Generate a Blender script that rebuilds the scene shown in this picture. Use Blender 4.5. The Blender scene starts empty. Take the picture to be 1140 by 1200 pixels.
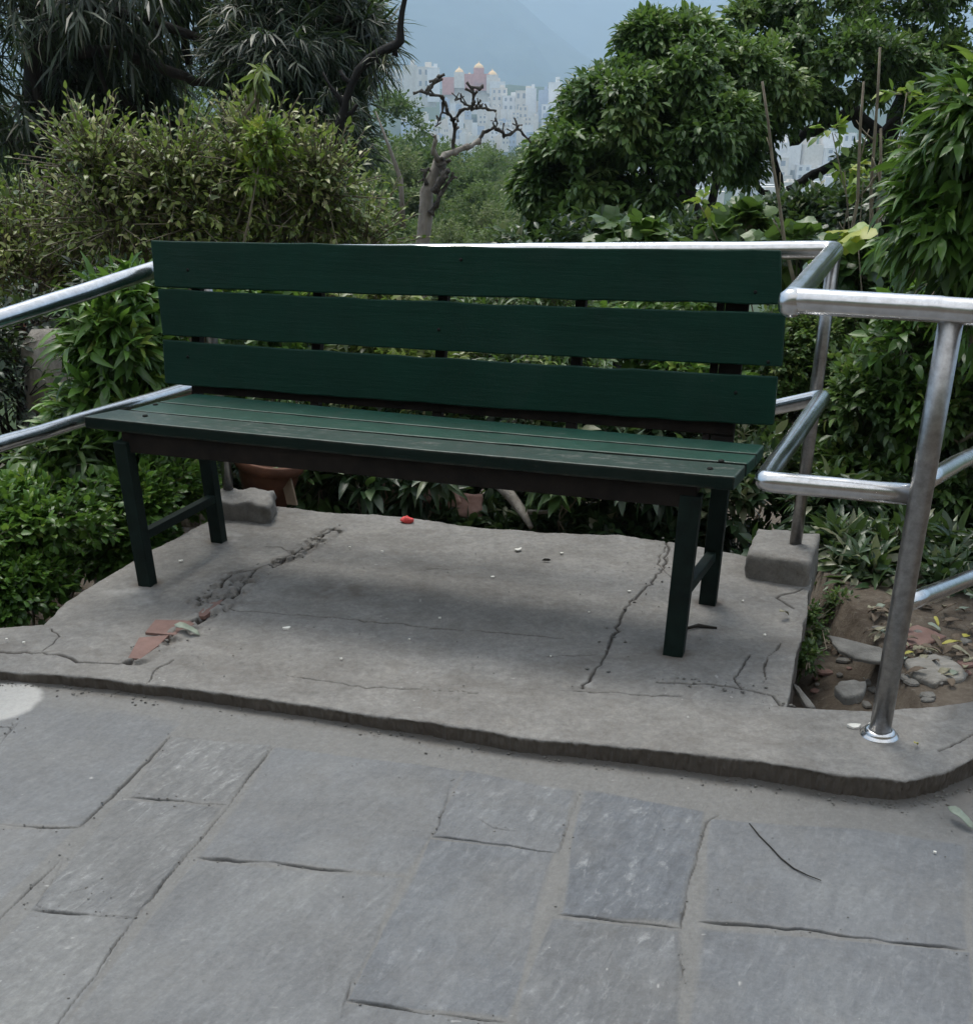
EXPO = 0.66; HAZE = .00031
import bpy, math, random
import numpy as np
from mathutils import Vector, Matrix
random.seed(7); rng = np.random.default_rng(7)
SC = bpy.context.scene; COL = SC.collection
# ------------------------------------------------------------------ camera numbers (metres, z=0 is the bench platform)
F, PX, PY, PITCH, H = 1330.0, 570.0, 760.0, .436, 1.32
cP, sP = math.cos(PITCH), math.sin(PITCH)
def _ray(px, py):
    a = (px-PX)/F; b = (py-PY)/F
    return (a, cP-b*sP, -(sP+b*cP))
def G(px, py, z=0.0):                      # point on the level z
    d = _ray(px, py); t = (z-H)/d[2]; return Vector((d[0]*t, d[1]*t, z))
def A(px, py, Y):                          # point at distance Y
    d = _ray(px, py); t = Y/d[1]; return Vector((d[0]*t, Y, H+d[2]*t))
def pxm(px, py, Y):                        # metres per photo pixel there
    d = _ray(px, py); return Y/d[1]/F

# ------------------------------------------------------------------ materials
def newmat(name):
    m = bpy.data.materials.new(name); m.use_nodes = True; nt = m.node_tree
    for n in list(nt.nodes): nt.nodes.remove(n)
    out = nt.nodes.new('ShaderNodeOutputMaterial'); p = nt.nodes.new('ShaderNodeBsdfPrincipled')
    nt.links.new(p.outputs[0], out.inputs[0]); return m, nt, p, out
def N(nt, t, **kw):
    n = nt.nodes.new(t)
    for k, v in kw.items():
        if k.startswith('_'): setattr(n, k[1:], v)
        else: n.inputs[k.replace('__', ' ')].default_value = v
    return n
def ramp(nt, fac, stops, interp='LINEAR'):
    r = nt.nodes.new('ShaderNodeValToRGB'); r.color_ramp.interpolation = interp
    e = r.color_ramp.elements
    while len(e) < len(stops): e.new(.5)
    for el, (p, c) in zip(e, stops): el.position = p; el.color = (*c, 1)
    nt.links.new(fac, r.inputs[0]); return r.outputs[0]
def coord(nt, scale=(1, 1, 1), kind='Object', rot=(0, 0, 0)):
    tc = nt.nodes.new('ShaderNodeTexCoord'); mp = nt.nodes.new('ShaderNodeMapping')
    mp.inputs['Scale'].default_value = scale; mp.inputs['Rotation'].default_value = rot
    nt.links.new(tc.outputs[kind], mp.inputs[0]); return mp.outputs[0]
def noise(nt, vec, scale, detail=6, rough=.6, out='Fac', dist=0.0):
    n = nt.nodes.new('ShaderNodeTexNoise'); n.inputs['Scale'].default_value = scale
    n.inputs['Detail'].default_value = detail; n.inputs['Roughness'].default_value = rough
    n.inputs['Distortion'].default_value = dist
    nt.links.new(vec, n.inputs['Vector']); return n.outputs[out]
def mix(nt, fac, a, b, mode='MIX'):
    m = nt.nodes.new('ShaderNodeMix'); m.data_type = 'RGBA'; m.blend_type = mode
    for i, v in ((0, fac), (6, a), (7, b)):
        if isinstance(v, (int, float)): m.inputs[i].default_value = v
        elif isinstance(v, tuple): m.inputs[i].default_value = (*v, 1)
        else: nt.links.new(v, m.inputs[i])
    return m.outputs[2]
def math_(nt, op, a, b=0.0, c=0.0, clamp=False):
    m = nt.nodes.new('ShaderNodeMath'); m.operation = op; m.use_clamp = clamp
    for i, v in enumerate((a, b, c)):
        if isinstance(v, (int, float)): m.inputs[i].default_value = v
        else: nt.links.new(v, m.inputs[i])
    return m.outputs[0]
def bump(nt, h, strength=.3, dist=.01, normal=None):
    b = nt.nodes.new('ShaderNodeBump'); b.inputs['Strength'].default_value = strength
    b.inputs['Distance'].default_value = dist; nt.links.new(h, b.inputs['Height'])
    if normal: nt.links.new(normal, b.inputs['Normal'])
    return b.outputs[0]
def attr(nt, name, out='Fac'):
    a = nt.nodes.new('ShaderNodeAttribute'); a.attribute_name = name; return a.outputs[out]

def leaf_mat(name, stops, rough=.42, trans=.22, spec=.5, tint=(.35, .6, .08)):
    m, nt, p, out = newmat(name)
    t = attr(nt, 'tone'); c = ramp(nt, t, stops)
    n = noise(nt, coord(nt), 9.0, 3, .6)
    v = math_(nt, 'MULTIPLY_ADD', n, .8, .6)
    hsv = nt.nodes.new('ShaderNodeHueSaturation'); nt.links.new(c, hsv.inputs['Color']); nt.links.new(v, hsv.inputs['Value'])
    nt.links.new(hsv.outputs[0], p.inputs['Base Color'])
    p.inputs['Roughness'].default_value = rough; p.inputs['Specular IOR Level'].default_value = spec
    nt.links.new(bump(nt, noise(nt, coord(nt), 60.0, 2, .5), .25, .004), p.inputs['Normal'])
    tr = nt.nodes.new('ShaderNodeBsdfTranslucent')
    tc = mix(nt, .45, hsv.outputs[0], tint, 'MIX'); tm = mix(nt, 1.0, tc, (.9, .9, .9), 'MULTIPLY')
    nt.links.new(mix(nt, .6, hsv.outputs[0], tm), tr.inputs['Color'])
    ms = nt.nodes.new('ShaderNodeMixShader'); ms.inputs[0].default_value = trans
    nt.links.new(p.outputs[0], ms.inputs[1]); nt.links.new(tr.outputs[0], ms.inputs[2]); nt.links.new(ms.outputs[0], out.inputs[0])
    return m
def dull():
    m = M['steel'].copy(); m.name = 'dull_steel'; r = next(n for n in m.node_tree.nodes if n.type == 'VALTORGB'); r.color_ramp.elements[0].color = (.22, .215, .21, 1); r.color_ramp.elements[1].color = (.40, .395, .39, 1)
    for n in m.node_tree.nodes:
        if n.type == 'MATH' and n.operation == 'MULTIPLY_ADD': n.inputs[2].default_value = .22
    return m
def simple(name, c1, c2, scale=8, rough=.7, bs=.3, bd=.01, metal=0.0, bscale=None, stretch=(1, 1, 1), spec=.4):
    m, nt, p, out = newmat(name); v = coord(nt, stretch)
    n = noise(nt, v, scale, 8, .65)
    nt.links.new(ramp(nt, n, [(.32, c1), (.68, c2)]), p.inputs['Base Color'])
    p.inputs['Roughness'].default_value = rough; p.inputs['Metallic'].default_value = metal
    p.inputs['Specular IOR Level'].default_value = spec
    nt.links.new(bump(nt, noise(nt, v, bscale or scale*4, 8, .7), bs, bd), p.inputs['Normal'])
    return m
M = {}
def green_paint(name, base, wear, worn=(.10, .12, .11), rough=.42, spec=.25, amt=.6):
    m, nt, p, out = newmat(name)
    v = coord(nt, rot=(0, 0, .335)); st = nt.nodes.new('ShaderNodeMapping'); st.inputs['Scale'].default_value = (1.6, 22, 22); nt.links.new(v, st.inputs[0]); vs = st.outputs[0]
    n1 = noise(nt, v, 5, 8, .7); n2 = noise(nt, vs, 2.4, 12, .72); n3 = noise(nt, v, 24, 9, .8)
    c = mix(nt, n1, tuple(x*.55 for x in base), tuple(x*1.5 for x in base))
    w = ramp(nt, math_(nt, 'MULTIPLY', n2, n3), [(wear, (0, 0, 0)), (wear+.06, (1, 1, 1))])
    c = mix(nt, math_(nt, 'MULTIPLY', w, amt), c, worn)
    du = ramp(nt, noise(nt, v, 3.2, 9, .75, dist=1.0), [(.50, (0, 0, 0)), (.78, (1, 1, 1))])
    c = mix(nt, math_(nt, 'MULTIPLY', du, .30), c, tuple(x*.6+.02 for x in worn))
    bv_ = nt.nodes.new('ShaderNodeBevel'); bv_.samples = 4; bv_.inputs['Radius'].default_value = .009; ge = nt.nodes.new('ShaderNodeNewGeometry'); dt = nt.nodes.new('ShaderNodeVectorMath'); dt.operation = 'DOT_PRODUCT'; nt.links.new(bv_.outputs[0], dt.inputs[0]); nt.links.new(ge.outputs['Normal'], dt.inputs[1])
    ew = math_(nt, 'MULTIPLY', math_(nt, 'SUBTRACT', 1.0, dt.outputs['Value']), 14.0, clamp=True); ew = math_(nt, 'MULTIPLY', ew, ramp(nt, noise(nt, v, 11, 8, .8), [(.42, (0, 0, 0)), (.58, (1, 1, 1))]))
    c = mix(nt, math_(nt, 'MULTIPLY', ew, amt), c, tuple(x*1.7 for x in worn))
    ch = ramp(nt, noise(nt, v, 46, 5, .75), [(.70, (0, 0, 0)), (.73, (1, 1, 1))]); c = mix(nt, math_(nt, 'MULTIPLY', ch, .55), c, (.05, .045, .04))
    nt.links.new(c, p.inputs['Base Color']); p.inputs['Specular IOR Level'].default_value = spec
    nt.links.new(math_(nt, 'MULTIPLY_ADD', n3, .4, rough-.15), p.inputs['Roughness'])
    h = math_(nt, 'ADD', n2, math_(nt, 'MULTIPLY', n3, .5))
    nt.links.new(bump(nt, h, .5, .004), p.inputs['Normal'])
    return m
M['paint_back'] = green_paint('bottle_green_paint', (.0022, .026, .016), .36, (.016, .045, .034), .5, .16, .5)
M['paint_seat'] = green_paint('worn_green_paint', (.006, .046, .032), .34, (.075, .10, .088), .40, .35)
M['paint_worn'] = green_paint('greyed_green_paint', (.014, .038, .030), .28, (.10, .108, .098), .42, .35, .7)
M['edge_dark'] = green_paint('dark_board_edge', (.004, .012, .009), .34, (.05, .045, .036), .55, .15, .7)
M['bark_black'] = simple('black_bark', (.003, .003, .003), (.012, .011, .010), 16, .8, .8, .02, stretch=(1, 1, .35))
M['iron'] = simple('black_brown_iron', (.007, .006, .005), (.022, .017, .014), 14, .75, .4, .003, .0, spec=.15)
M['iron_green'] = simple('dark_green_iron', (.004, .008, .007), (.009, .020, .016), 14, .6, .4, .003, spec=.15)
M['bolt'] = simple('bolt_steel', (.006, .008, .007), (.02, .02, .018), 60, .7, spec=.15)
def steel():
    m, nt, p, out = newmat('brushed_steel'); v = coord(nt)
    n = noise(nt, v, 6, 6, .6); n2 = noise(nt, v, 40, 6, .7)
    nt.links.new(ramp(nt, n2, [(.3, (.50, .49, .48)), (.7, (.68, .68, .69))]), p.inputs['Base Color'])
    p.inputs['Metallic'].default_value = 1
    nt.links.new(math_(nt, 'MULTIPLY_ADD', n, .26, .10), p.inputs['Roughness'])
    nt.links.new(bump(nt, math_(nt, 'ADD', noise(nt, v, 9, 3, .5), math_(nt, 'MULTIPLY', n2, .15)), .10, .006), p.inputs['Normal'])
    return m
M['steel'] = steel(); M['steel_dull'] = dull()
M['bark_pale'] = simple('pale_bark', (.16, .14, .12), (.38, .35, .31), 12, .85, .8, .02, stretch=(1, 1, .35))
M['bark_dark'] = simple('dark_bark', (.010, .009, .008), (.035, .030, .026), 12, .85, .8, .02, stretch=(1, 1, .35))
M['twig'] = simple('twig_bark', (.13, .11, .08), (.27, .23, .17), 20, .8, .5, .004)
M['terracotta'] = simple('terracotta', (.07, .028, .015), (.18, .075, .042), 10, .75, .4, .004)
M['tile_red'] = simple('broken_red_tile', (.13, .075, .062), (.22, .135, .115), 12, .8, .6, .004)
M['brick_pink'] = simple('pink_brick', (.30, .17, .14), (.50, .32, .27), 15, .85, .7, .006)
M['stone'] = simple('grey_stone', (.10, .096, .088), (.23, .22, .20), 14, .85, .7, .01)
M['stone_pale'] = simple('pale_stone', (.18, .17, .15), (.34, .32, .29), 10, .85, .8, .01, stretch=(1, 4, 1))
M['board'] = simple('old_board', (.16, .11, .07), (.32, .25, .18), 10, .8, .5, .004, stretch=(1, 1, .2))
M['red'] = simple('red_petal', (.65, .05, .05), (.85, .11, .10), 20, .5)
M['white'] = simple('white_petal', (.60, .58, .52), (.85, .83, .78), 30, .6)
M['leaf_dry'] = simple('dry_leaf', (.13, .12, .07), (.33, .31, .22), 20, .6)
M['leaf_brown'] = simple('brown_leaf', (.07, .05, .035), (.17, .13, .09), 20, .7)
M['leaf_grey'] = simple('grey_green_leaf', (.14, .17, .13), (.26, .30, .24), 20, .5)
M['leaf_yellow'] = simple('yellowing_leaf', (.30, .28, .05), (.50, .46, .10), 20, .5)
M['deadtwig'] = simple('dead_twig', (.012, .010, .008), (.03, .026, .02), 20, .8)

LEAF = {
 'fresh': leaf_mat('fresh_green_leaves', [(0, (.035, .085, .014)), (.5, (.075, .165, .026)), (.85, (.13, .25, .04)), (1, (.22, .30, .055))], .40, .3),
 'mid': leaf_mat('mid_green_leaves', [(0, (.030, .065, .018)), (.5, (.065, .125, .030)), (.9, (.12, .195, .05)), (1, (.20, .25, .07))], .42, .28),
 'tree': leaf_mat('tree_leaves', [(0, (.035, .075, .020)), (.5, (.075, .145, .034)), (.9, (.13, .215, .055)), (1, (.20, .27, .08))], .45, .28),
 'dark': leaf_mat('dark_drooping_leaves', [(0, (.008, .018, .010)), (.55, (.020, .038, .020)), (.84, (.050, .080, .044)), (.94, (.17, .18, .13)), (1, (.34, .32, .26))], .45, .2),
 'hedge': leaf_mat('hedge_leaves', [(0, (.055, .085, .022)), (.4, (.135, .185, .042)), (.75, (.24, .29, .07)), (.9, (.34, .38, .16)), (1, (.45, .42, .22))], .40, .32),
 'far': leaf_mat('far_wood_leaves', [(0, (.060, .095, .038)), (.5, (.105, .15, .062)), (1, (.18, .225, .11))], .7, .3, .2),
 'far2': leaf_mat('far_wood_dark_leaves', [(0, (.050, .085, .035)), (.5, (.090, .14, .058)), (1, (.16, .21, .10))], .7, .3, .2),
 'far3': leaf_mat('far_wood_olive_leaves', [(0, (.060, .085, .036)), (.5, (.11, .14, .062)), (1, (.19, .215, .11))], .7, .3, .2),
 'low': leaf_mat('undergrowth_leaves', [(0, (.016, .038, .016)), (.6, (.036, .072, .028)), (.93, (.09, .14, .06)), (1, (.24, .25, .16))], .38, .2),
 'lime': leaf_mat('lime_leaves', [(0, (.12, .20, .03)), (.6, (.22, .33, .05)), (1, (.38, .40, .06))], .45, .35),
}
# ------------------------------------------------------------------ object helpers
def raw(name, verts, loops, starts, mat, parent=None, smooth=False, attrs=None):
    me = bpy.data.meshes.new(name)
    verts = np.asarray(verts, np.float32); loops = np.asarray(loops, np.int32); starts = np.asarray(starts, np.int32)
    me.vertices.add(len(verts)); me.vertices.foreach_set('co', verts.ravel())
    me.loops.add(len(loops)); me.loops.foreach_set('vertex_index', loops)
    me.polygons.add(len(starts)); me.polygons.foreach_set('loop_start', starts)
    if smooth: me.polygons.foreach_set('use_smooth', np.ones(len(starts), bool))
    me.update(calc_edges=True)
    for k, a in (attrs or {}).items():
        at = me.attributes.new(k, 'FLOAT', 'POINT'); at.data.foreach_set('value', np.asarray(a, np.float32))
    me.materials.append(mat)
    o = bpy.data.objects.new(name, me); COL.objects.link(o)
    if parent: o.parent = parent
    return o
class MB:
    def __init__(s): s.v = []; s.f = []
    def add(s, vs, fs):
        k = len(s.v); s.v += [tuple(v) for v in vs]; s.f += [tuple(k+i for i in f) for f in fs]; return s
    def hexa(s, b, t):                        # bottom 4, top 4 corners
        return s.add(list(b)+list(t), [(3, 2, 1, 0), (4, 5, 6, 7), (0, 1, 5, 4), (1, 2, 6, 5), (2, 3, 7, 6), (3, 0, 4, 7)])
    def box(s, c, sz, rz=0.0):
        c = Vector(c); R = Matrix.Rotation(rz, 3, 'Z'); x, y, z = (q/2 for q in sz)
        f = lambda a, b, d: c + R @ Vector((a*x, b*y, d*z))
        return s.hexa([f(-1, -1, -1), f(1, -1, -1), f(1, 1, -1), f(-1, 1, -1)], [f(-1, -1, 1), f(1, -1, 1), f(1, 1, 1), f(-1, 1, 1)])
    def tube(s, pts, rad, n=12, caps=True, jit=0.0):
        pts = [Vector(p) for p in pts]; k = len(s.v); m = len(pts)
        if not hasattr(rad, '__len__'): rad = [rad]*m
        up = None
        for i, p in enumerate(pts):
            d = (pts[min(i+1, m-1)]-pts[max(i-1, 0)]).normalized()
            if up is None: up = d.orthogonal().normalized()
            up = (up-d*up.dot(d)); up = up.normalized() if up.length > 1e-6 else d.orthogonal().normalized(); sd = d.cross(up)
            for j in range(n):
                a = 2*math.pi*j/n; r = rad[i]*(1+jit*random.uniform(-1, 1))
                s.v.append(tuple(p+up*math.cos(a)*r+sd*math.sin(a)*r))
        for i in range(m-1):
            for j in range(n):
                a = k+i*n+j; b = k+i*n+(j+1) % n; s.f.append((a, b, b+n, a+n))
        if caps: s.f.append(tuple(k+j for j in range(n))[::-1]); s.f.append(tuple(k+(m-1)*n+j for j in range(n)))
        return s
    def lathe(s, c, prof, n=24, axis=None):
        c = Vector(c); k = len(s.v); q = (axis.to_track_quat('Z', 'Y') if axis else None)
        for r, z in prof:
            for j in range(n):
                a = 2*math.pi*j/n; p = Vector((r*math.cos(a), r*math.sin(a), z))
                s.v.append(tuple(c+(q @ p if q else p)))
        for i in range(len(prof)-1):
            for j in range(n):
                a = k+i*n+j; b = k+i*n+(j+1) % n; s.f.append((a, b, b+n, a+n))
        s.f.append(tuple(k+j for j in range(n))[::-1]); s.f.append(tuple(k+(len(prof)-1)*n+j for j in range(n)))
        return s
    def build(s, name, mat, parent=None, smooth=False, bevel=0.0, seg=2):
        me = bpy.data.meshes.new(name); me.from_pydata(s.v, [], s.f); me.materials.append(mat)
        if smooth:
            me.polygons.foreach_set('use_smooth', np.ones(len(s.f), bool))
        me.update()
        o = bpy.data.objects.new(name, me); COL.objects.link(o)
        if parent: o.parent = parent
        if bevel:
            b = o.modifiers.new('Bevel', 'BEVEL'); b.width = bevel; b.segments = seg; b.limit_method = 'ANGLE'; b.angle_limit = .6
        return o
def origin(o, p):                             # move a top-level mesh's origin to its base without moving the shape
    p = Vector(p); o.data.transform(Matrix.Translation(-p)); o.location = p; return o
def tag(o, label, cat, group=None, kind=None):
    if label: o['label'] = label
    if cat: o['category'] = cat
    if group: o['group'] = group
    if kind: o['kind'] = kind
    return o
def thing(name, label, cat, group=None):
    o = bpy.data.objects.new(name, None); COL.objects.link(o); o.empty_display_size = .1
    return tag(o, label, cat, group)
def rebase(t, p):                             # put the Empty at the thing's base, children keep their place
    p = Vector(p); t.location = p
    for ch in list(t.children):
        if ch.type == 'MESH' and ch.data.users == 1: ch.data.transform(Matrix.Translation(-p))
        for g in ch.children:
            if g.type == 'MESH' and g.data.users == 1: g.data.transform(Matrix.Translation(-p))
def struct(o): o['kind'] = 'structure'; return o

# ------------------------------------------------------------------ noise on arrays
def vnoise(x, y, seed=0):
    r = np.random.default_rng(seed); L = r.random((256, 256))
    xi = np.floor(x).astype(int); yi = np.floor(y).astype(int); fx = x-xi; fy = y-yi
    fx = fx*fx*(3-2*fx); fy = fy*fy*(3-2*fy)
    g = lambda a, b: L[a % 256, b % 256]
    return (g(xi, yi)*(1-fx)+g(xi+1, yi)*fx)*(1-fy)+(g(xi, yi+1)*(1-fx)+g(xi+1, yi+1)*fx)*fy
def fbm(x, y, sc, oct=5, seed=0, rough=.5):
    s = 0; a = 1; t = 0
    for i in range(oct):
        s = s+a*vnoise(x*sc+i*17.3, y*sc+i*5.1, seed+i); t += a; a *= rough; sc *= 2.03
    return s/t-.5
def seg_dist(P, poly, cull=0):
    best = np.full(len(P), 9.0)
    if cull:
        q = np.array([tuple(p)[:2] for p in poly]); lo = q.min(0)-cull; hi = q.max(0)+cull
        k = (P[:, 0] > lo[0]) & (P[:, 0] < hi[0]) & (P[:, 1] > lo[1]) & (P[:, 1] < hi[1])
        if k.any(): best[k] = seg_dist(P[k], poly)
        return best
    for a, b in zip(poly[:-1], poly[1:]):
        a = np.array(a[:2]); b = np.array(b[:2]); d = b-a; L = (d@d)+1e-12
        t = np.clip(((P-a)@d)/L, 0, 1); q = P-(a+t[:, None]*d)
        best = np.minimum(best, np.hypot(q[:, 0], q[:, 1]))
    return best
def inside(P, poly):
    c = np.zeros(len(P), bool); n = len(poly)
    for i in range(n):
        x1, y1 = poly[i][:2]; x2, y2 = poly[(i+1) % n][:2]
        if y1 == y2: continue
        k = ((y1 > P[:, 1]) != (y2 > P[:, 1])) & (P[:, 0] < (x2-x1)*(P[:, 1]-y1)/(y2-y1)+x1)
        c ^= k
    return c
def sstep(a, b, x):
    t = np.clip((x-a)/(b-a), 0, 1); return t*t*(3-2*t)
def wobble(pts, amp, step, seed):
    r = random.Random(seed); out = [Vector(pts[0][:2])]
    for a, b in zip(pts[:-1], pts[1:]):
        a = Vector(a[:2]); b = Vector(b[:2]); n = max(1, int((b-a).length/step)); d = (b-a).normalized(); nn = Vector((-d.y, d.x))
        for i in range(1, n+1):
            out.append(a.lerp(b, i/n)+nn*r.gauss(0, amp)*(1 if i < n else .3))
    return [tuple(p) for p in out]
def resample(pts, n, amp=0.0, seed=1):
    P = np.array([tuple(p)[:2] for p in pts], float); s = np.r_[0, np.cumsum(np.hypot(*np.diff(P, axis=0).T))]
    t = np.linspace(0, s[-1], n); Q = np.c_[np.interp(t, s, P[:, 0]), np.interp(t, s, P[:, 1])]
    if amp:
        w = np.sin(np.pi*np.linspace(0, 1, n))**.3
        Q[:, 0] += fbm(t, t*0, 9, 5, seed, .62)*amp*2*w; Q[:, 1] += fbm(t, t*0+9, 9, 5, seed+40, .62)*amp*2*w
    return Q
def coons(bot, top, left, right):
    nu, nv = len(bot), len(left); u = np.linspace(0, 1, nu)[None, :, None]; v = np.linspace(0, 1, nv)[:, None, None]
    B, T, L, R = bot[None], top[None], left[:, None], right[:, None]
    C = (1-v)*B+v*T+(1-u)*L+u*R-((1-u)*(1-v)*bot[0]+u*(1-v)*bot[-1]+(1-u)*v*top[0]+u*v*top[-1])
    return C.reshape(-1, 2), nu, nv
def grid_faces(nu, nv):
    i = np.arange(nu-1)[None]+np.arange(nv-1)[:, None]*nu; i = i.ravel()
    return np.stack([i, i+1, i+nu+1, i+nu], 1)

# ================================================================== GROUND
PZL, PZR = -.032, -.060                     # paving level under the step, left and right
def pave_z(x): return np.interp(x, [-1.3, .9], [PZL, PZR])
kerb_front = [G(-260, 762), G(-60, 779), G(0, 786), G(90, 792), G(175, 801), G(350, 823), G(480, 842), G(610, 862), G(760, 878), G(890, 892), G(990, 908), G(1060, 915), G(1105, 905), G(1150, 886), G(1300, 830)]
kerb_back = [G(-260, 735), G(-60, 735), G(0, 735), G(50, 731), G(100, 760), G(150, 776), G(300, 789), G(480, 800), G(680, 810), G(800, 818), G(918, 829), G(1020, 835), G(1075, 832), G(1140, 823), G(1300, 800)]
def pc(*p): return [tuple(G(*q))[:2] for q in p]
def concrete_mat():
    m, nt, p, out = newmat('weathered_cement'); v = coord(nt)
    n1 = noise(nt, v, 1.7, 8, .62); n2 = noise(nt, v, 9, 9, .7); n3 = noise(nt, v, 120, 5, .8)
    c = ramp(nt, n1, [(.28, (.142, .134, .124)), (.5, (.200, .192, .180)), (.72, (.255, .246, .234))])
    c = mix(nt, .6, c, ramp(nt, n2, [(.25, (.30, .28, .26)), (.5, (.5, .5, .5)), (.72, (.66, .65, .63))]), 'OVERLAY')
    c = mix(nt, ramp(nt, n3, [(.58, (0, 0, 0)), (.80, (.5, .5, .5))]), c, (.40, .38, .35))
    dm = ramp(nt, noise(nt, v, 3.1, 7, .75, dist=.8), [(.56, (0, 0, 0)), (.72, (1, 1, 1))])
    c = mix(nt, math_(nt, 'MULTIPLY', dm, .30), c, (.11, .095, .08))
    n5 = noise(nt, v, 48, 8, .8); c = mix(nt, .5, c, ramp(nt, n5, [(.3, (.22, .21, .20)), (.5, (.5, .5, .5)), (.7, (.80, .80, .79))]), 'OVERLAY')
    pit = ramp(nt, noise(nt, v, 95, 4, .7), [(.27, (1, 1, 1)), (.34, (0, 0, 0))]); c = mix(nt, math_(nt, 'MULTIPLY', pit, .6), c, (.06, .055, .05))
    edg = ramp(nt, noise(nt, v, 5.2, 10, .8, dist=1.5), [(.53, (0, 0, 0)), (.56, (1, 1, 1))]); c = mix(nt, math_(nt, 'MULTIPLY', edg, .28), c, (.13, .115, .10))
    c = mix(nt, attr(nt, 'stain_shade'), c, (.105, .085, .068))
    c = mix(nt, attr(nt, 'pale'), c, (.40, .39, .37))
    c = mix(nt, attr(nt, 'crack'), c, (.035, .030, .026))
    nt.links.new(c, p.inputs['Base Color']); p.inputs['Roughness'].default_value = .82; p.inputs['Specular IOR Level'].default_value = .3
    h = math_(nt, 'ADD', math_(nt, 'MULTIPLY', n2, 1.0), math_(nt, 'MULTIPLY', n3, .22))
    h = math_(nt, 'ADD', h, math_(nt, 'MULTIPLY', n5, .6)); nt.links.new(bump(nt, h, .6, .008), p.inputs['Normal'])
    return m
M['concrete'] = concrete_mat()
# cracks of the platform: (pixel polyline, half width m, depth)
cracks = [
 (pc((262, 716), (300, 718), (360, 722), (400, 726), (445, 730), (500, 735)), .0022), (pc((505, 737), (560, 739), (610, 744), (660, 748)), .0022),
 (pc((683, 806), (705, 775), (716, 750), (733, 712), (755, 690), (775, 668), (783, 645), (780, 634)), .0035),
 (pc((392, 620), (372, 632), (345, 650), (322, 662), (300, 670), (272, 675), (255, 690), (232, 705), (262, 712)), .0045),
 (pc((300, 670), (270, 700), (215, 738), (160, 772)), .0050), (pc((0, 762), (50, 764), (75, 768), (90, 775), (140, 777), (160, 774)), .004),
 (pc((672, 809), (745, 814), (800, 816)), .002), (pc((770, 800), (830, 802), (870, 808), (905, 815), (915, 826)), .0032), (pc((870, 808), (862, 800), (878, 768)), .0022),
 (pc((895, 800), (900, 770), (915, 755)), .002), (pc((1100, 880), (1140, 862)), .003), (pc((172, 800), (185, 782), (205, 772)), .002),
 (pc((60, 735), (70, 745), (50, 762)), .002), (pc((780, 640), (770, 660), (800, 690)), .0018), (pc((940, 690), (910, 700), (930, 712)), .003),
 (pc((335, 790), (420, 803), (560, 812)), .0015), (pc((640, 770), (700, 768)), .0012), (pc((345, 650), (330, 640), (310, 640)), .0015), (pc((500, 668), (545, 666)), .0012),
]
cracks = [(wobble(p, .0035, .022, i), w) for i, (p, w) in enumerate(cracks)]
def concrete_attrs(P):
    x, y = P[:, 0], P[:, 1]
    wob = fbm(x, y, 40, 3, 3)*.006; ck = np.zeros(len(P)); dz = fbm(x, y, 1.6, 3, 11)*.012+fbm(x, y, 9, 5, 12)*.009+fbm(x, y, 45, 4, 13)*.0026
    for poly, w in cracks:
        d = seg_dist(P, poly, .03)+wob*.3; wl = w*(0.55+1.2*np.clip(vnoise(x*14, y*14, 5), 0, 1))
        k = 1-sstep(wl*.35, wl*1.25, d); ck = np.maximum(ck, k); dz -= k*.006
    # flaked skin beside the long left crack: a broken edge a few mm high
    fl = cracks[3][0]+cracks[4][0]; d = seg_dist(P, cracks[4][0], .08); d3 = seg_dist(P, cracks[3][0], .08); dd = np.minimum(d, d3)
    n = fbm(x, y, 22, 4, 21)
    dz += .008*sstep(.05, .02, dd)*np.sign(n)*np.minimum(1, abs(n)*22)
    stain_shade = .75*sstep(.10, .0, np.hypot((x-G(400, 695).x)*.6, y-G(400, 695).y))*sstep(-.05, .2, fbm(x, y, 20, 4, 31))
    stain_shade = np.maximum(stain_shade, .45*sstep(.06, 0, dd)*sstep(-.1, .25, fbm(x, y, 30, 4, 33)))
    for (a, b) in ((172, 683), (790, 766), (256, 633), (830, 706)):  # contact shade round the bench feet, painted into the cement colour
        g = G(a, b); stain_shade = np.maximum(stain_shade, .85*sstep(.065, .018, np.hypot(x-g.x, y-g.y)+fbm(x, y, 30, 3, 44)*.03))
    pale = np.zeros(len(P))
    for (a, b, r) in ((150, 690, .10), (180, 702, .09), (270, 630, .10), (880, 880, .07), (700, 800, .06), (930, 700, .05)):
        g = G(a, b); pale = np.maximum(pale, .6*sstep(r, 0, np.hypot((x-g.x)*.8, y-g.y))*sstep(-.12, .2, fbm(x, y, 16, 5, 35)))
    sp = vnoise(x*55, y*55, 77); pale = np.maximum(pale, .9*sstep(.955, .985, sp)*sstep(.6, .9, vnoise(x*6, y*6, 78)))
    return ck, stain_shade, pale, dz
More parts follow.
